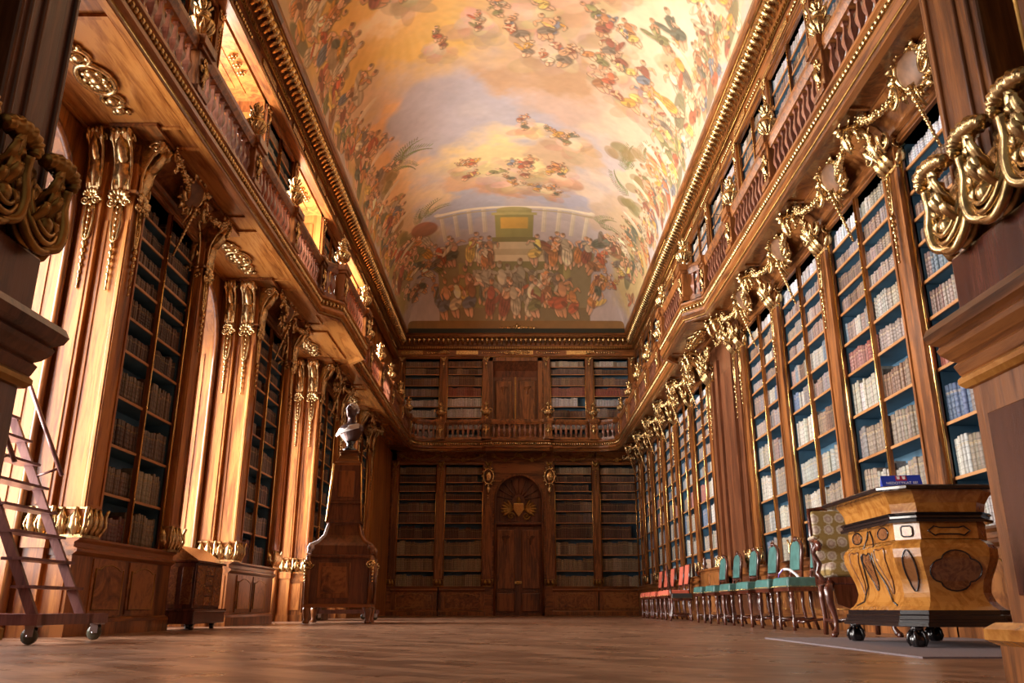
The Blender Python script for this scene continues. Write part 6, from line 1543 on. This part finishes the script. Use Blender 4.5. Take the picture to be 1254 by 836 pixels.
for (mat, h, zs, ncol, depth, wall, ci) in CASES:
    for r_ in range(len(zs)-1):
        z0, z1 = zs[r_], zs[r_+1]-0.032
        gap = z1-z0
        for c in range(ncol):
            x0 = -h + 2*h*c/ncol + 0.004; x1 = -h + 2*h*(c+1)/ncol - 0.004
            style = rb.choice(ROWS[wall][r_]) if not (wall == 'BU' and ci < 2 and r_ < 3) else 'white'
            pal = PAL[style]; base = rb.choice(pal)
            hh = gap*(rb.uniform(0.55, 0.76) if wall == 'L' else rb.uniform(0.78, 0.95) if wall == 'RU' else rb.uniform(0.62, 0.82) if wall == 'R' else rb.uniform(0.70, 0.92)); 
            tw = (0.035, 0.075) if r_ > 2 else (0.05, 0.10)
            if wall in ('B', 'BU', 'LU'): tw = (0.045, 0.085)
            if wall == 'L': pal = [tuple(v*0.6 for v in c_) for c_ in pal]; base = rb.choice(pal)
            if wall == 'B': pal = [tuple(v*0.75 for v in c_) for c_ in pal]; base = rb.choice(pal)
            x = x0; end = x1 - (rb.random() < 0.15)*rb.uniform(0, 0.25)*(x1-x0)
            run = 0
            while x < end-0.03:
                if run <= 0: base = rb.choice(pal); run = rb.randint(2, 8); wv = rb.uniform(*tw); hv = hh*rb.uniform(0.88, 1.08); dv = rb.uniform(0.16, 0.25)
                run -= 1
                w = wv*rb.uniform(0.85, 1.15)
                w = min(w, end-x)
                if w < 0.015: break
                k = rb.uniform(0.82, 1.15)
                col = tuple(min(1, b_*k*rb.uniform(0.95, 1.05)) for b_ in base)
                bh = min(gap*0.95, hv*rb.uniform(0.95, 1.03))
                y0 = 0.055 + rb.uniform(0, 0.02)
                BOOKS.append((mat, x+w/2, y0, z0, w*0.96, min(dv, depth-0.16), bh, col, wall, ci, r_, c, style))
                x += w
bpy.context.view_layer.update()
dg = bpy.context.evaluated_depsgraph_get()
# camera-like test for which spines show largest
P_ = R(17.64)
def project(p):
    v = p-CAMP; zc = v.y*math.cos(P_)+v.z*math.sin(P_); yc = v.z*math.cos(P_)-v.y*math.sin(P_)
    return 633+1022*v.x/zc, 418-1022*yc/zc, zc
cand = []
for i, b in enumerate(BOOKS):
    mat, x, y, z, w, d, hgt = b[:7]
    p = mat @ Vector((x, y, z+hgt*0.5)); px_, py_, zc = project(p)
    if not (4 < px_ < 1250 and 4 < py_ < 832): continue
    n = mat.to_3x3() @ Vector((0, -1, 0)); v = CAMP-p; f = max(0.0, n.dot(v.normalized()))
    cand.append((w*hgt*f/zc**2, i, p))
cand.sort(reverse=True)
IND = set()
sc_ = bpy.context.scene
for a, i, p in cand:
    if len(IND) >= 298: break
    ok = False
    b = BOOKS[i]
    q = p + (b[0].to_3x3() @ Vector((0, -0.012, 0)))
    dr = q-CAMP; L = dr.length
    hit = sc_.ray_cast(dg, CAMP+dr.normalized()*0.5, dr.normalized(), distance=L-0.5-0.02)
    if not hit[0]: IND.add(i)
def book_mesh(name, mat):
    """unit book: width 1 (x), depth 1 (y, spine at 0), height 1, rounded spine with raised bands"""
    zz = []; bands = [0.14, 0.30, 0.46, 0.62, 0.80]
    lv = [(0, 0)]
    for b_ in bands: lv += [(b_-0.018, 0), (b_-0.010, 1), (b_+0.010, 1), (b_+0.018, 0)]
    lv.append((1, 0)); vs = []; al = []
    for z, k in lv:
        for q in range(7):
            a = PI*q/6; e = 1+0.0*k
            vs.append((-0.5*math.cos(a)*(1+0.04*k), 0.10-(0.10+0.02*k)*math.sin(a), z)); al.append(z)
    n = 7; fs = []
    for i in range(len(lv)-1):
        for q in range(6): fs.append((i*n+q, i*n+q+1, (i+1)*n+q+1, (i+1)*n+q))
    o = len(vs); vs += [(-0.5, 1, 0), (0.5, 1, 0), (0.5, 1, 1), (-0.5, 1, 1)]; al += [0, 0, 1, 1]
    t0 = (len(lv)-1)*n
    fs += [(0, t0, o+3, o), (6, o+1, o+2, t0+6), (o, o+3, o+2, o+1), tuple(range(7))[::-1]+(o, o+1)[::1], tuple(t0+q for q in range(7))+(o+2, o+3)]
    me = bpy.data.meshes.new(name); me.from_pydata(vs, [], fs); me.materials.append(M[mat])
    ca = me.color_attributes.new('Col', 'FLOAT_COLOR', 'POINT')
    ca.data.foreach_set('color', np.array([(1, 1, 1, a_) for a_ in al], dtype=np.float32).ravel())
    me.polygons.foreach_set('use_smooth', [True]*(6*(len(lv)-1)) + [False]*5)
    me.update(); return me
BM = book_mesh('book', 'book')
STN = {'vellum': 'cream vellum', 'white': 'whitish', 'brown': 'brown leather', 'pinkbrown': 'rosy brown', 'mixed': 'leather', 'red': 'red leather', 'dkbrown': 'dark brown', 'palebrown': 'pale calf'}
RN_ = ['bottom', 'second', 'third', 'fourth', 'fifth', 'sixth', 'seventh', 'eighth', 'ninth', 'top']
CN = {'R': 'lower right', 'RU': 'upper right', 'L': 'left pier', 'LU': 'upper left', 'B': 'end wall', 'BU': 'end gallery'}
def colname(c):
    r_, g_, b_ = c; l = (r_+g_+b_)/3
    if b_ > r_*1.05: return 'blue-grey'
    if r_ > 2.2*g_: return 'brick-red'
    if l > 0.48: return 'whitish'
    if l > 0.33: return 'cream'
    if l > 0.22: return 'tan'
    if l > 0.13: return 'mid-brown'
    return 'dark brown'
cnt = {}
for i in sorted(IND):
    mat, x, y, z, w, d, hgt, col, wall, ci, r_, c, style = BOOKS[i]
    o = bpy.data.objects.new('book', BM); C.objects.link(o)
    o.matrix_world = mat @ Matrix.Translation((x, y, z)) @ Matrix.Diagonal((w, d, hgt, 1))
    o.color = (*col, 1)
    half = ('far' if c == 0 else 'near') if wall in ('R', 'RU') else ('near' if c == 0 else 'far')
    key = (wall, ci, r_, c); cnt[key] = cnt.get(key, 0)+1
    shelf = RN_[min(r_, 9)] if r_ < len(ROWS[wall])-1 else 'top'
    lab = '%s book on the %s shelf, %s half of the %s bookcase %s' % (colname(col), shelf, half, CN[wall], NTH[ci].replace(' from the entrance', ' in').replace('nearest the entrance', 'nearest'))
    tag(o, lab, 'book', '%s books on the %s shelf, %s half, %s bookcase %s' % (colname(col), shelf, half, CN[wall], NTH[ci].replace(' from the entrance', '')))
# the remaining thousands as one mass
vs = []; fs = []; cols = []; k = 0
for i, (mat, x, y, z, w, d, hgt, col, wall, ci, r_, c, style) in enumerate(BOOKS):
    if i in IND: continue
    loc = [(-w/2, d, 0), (-w/2, 0.012, 0), (-w*0.3, 0, 0), (w*0.3, 0, 0), (w/2, 0.012, 0), (w/2, d, 0)]
    for zz, a_ in ((0, 0.0), (hgt, 1.0)):
        for (lx, ly, lz) in loc:
            vs.append(tuple(mat @ Vector((x+lx, y+ly, z+zz)))); cols.append((*col, a_))
    for q in range(5): fs.append((k+q, k+q+1, k+6+q+1, k+6+q))
    fs.append((k+6, k+7, k+8, k+9, k+10, k+11)); k += 12
me = bpy.data.meshes.new('book_rows'); me.from_pydata(vs, [], fs); me.materials.append(M['bookmass'])
ca = me.color_attributes.new('Col', 'FLOAT_COLOR', 'POINT'); ca.data.foreach_set('color', np.array(cols, dtype=np.float32).ravel()); me.update()
o = bpy.data.objects.new('book_rows', me); C.objects.link(o)
tag(o, 'thousands of old bound books filling the smaller and further shelves', 'books', 'rows of old books', 'stuff')
print('BOOKS', len(BOOKS), 'individual', len(IND))

# ------------------------------------------------------------------ light
def area(name, loc, rot, sx, sy, power, col=(1, 0.93, 0.84), spread=180):
    l = bpy.data.lights.new(name, 'AREA'); l.shape = 'RECTANGLE'; l.size = sx; l.size_y = sy; l.energy = power; l.color = col; l.spread = R(spread)
    o = bpy.data.objects.new(name, l); C.objects.link(o); o.location = loc; o.rotation_euler = rot
    return o
LW, UW = 400, 430
for i, (a, b) in enumerate(NICHES[:4]):
    area('window_daylight', (-6.05, (a+b)/2, 2.7), (0, R(-90), 0), 4.0, b-a-0.5, LW*(0.8, 1.0, 0.9, 0.3)[i], (1.0, 0.93, 0.86), (125, 118, 118, 118)[i])
for i, (a, b) in enumerate(UN):
    area('window_daylight', (-6.15, (a+b)/2, 8.0), (0, R(-97), 0), 2.0, b-a-0.2, UW*(0.38, 0.8, 1.4, 1.8)[i], (1.0, 0.89, 0.76))
area('window_daylight', (-6.2, 3.1, 2.9), (0, R(-90), 0), 4.2, 1.1, 210, (1.0, 0.88, 0.76), 170)
w = bpy.data.worlds.new('World'); bpy.context.scene.world = w; w.use_nodes = True
w.node_tree.nodes['Background'].inputs[0].default_value = (1.0, 0.82, 0.62, 1); w.node_tree.nodes['Background'].inputs[1].default_value = 0.15

# ------------------------------------------------------------------ camera
cam = bpy.data.cameras.new('Camera'); co = bpy.data.objects.new('Camera', cam); C.objects.link(co)
cam.sensor_width = 36; cam.lens = 1022/1254*36; cam.clip_start = 0.05; cam.clip_end = 200
cam.shift_x = -6/1254
co.location = (0, 0, 0.31); co.rotation_euler = (R(90)+P_, 0, 0)
S = bpy.context.scene; S.camera = co
S.view_settings.view_transform = 'Standard'; S.view_settings.look = 'None'; S.view_settings.gamma = 1.0; S.view_settings.exposure = 0.44; S.view_settings.use_curve_mapping = False
try:
    S.cycles.max_bounces = 10; S.cycles.diffuse_bounces = 6; S.cycles.glossy_bounces = 4; S.cycles.sample_clamp_indirect = 6.0; S.cycles.use_denoising = True; S.cycles.use_adaptive_sampling = True
except Exception as e: print(e)
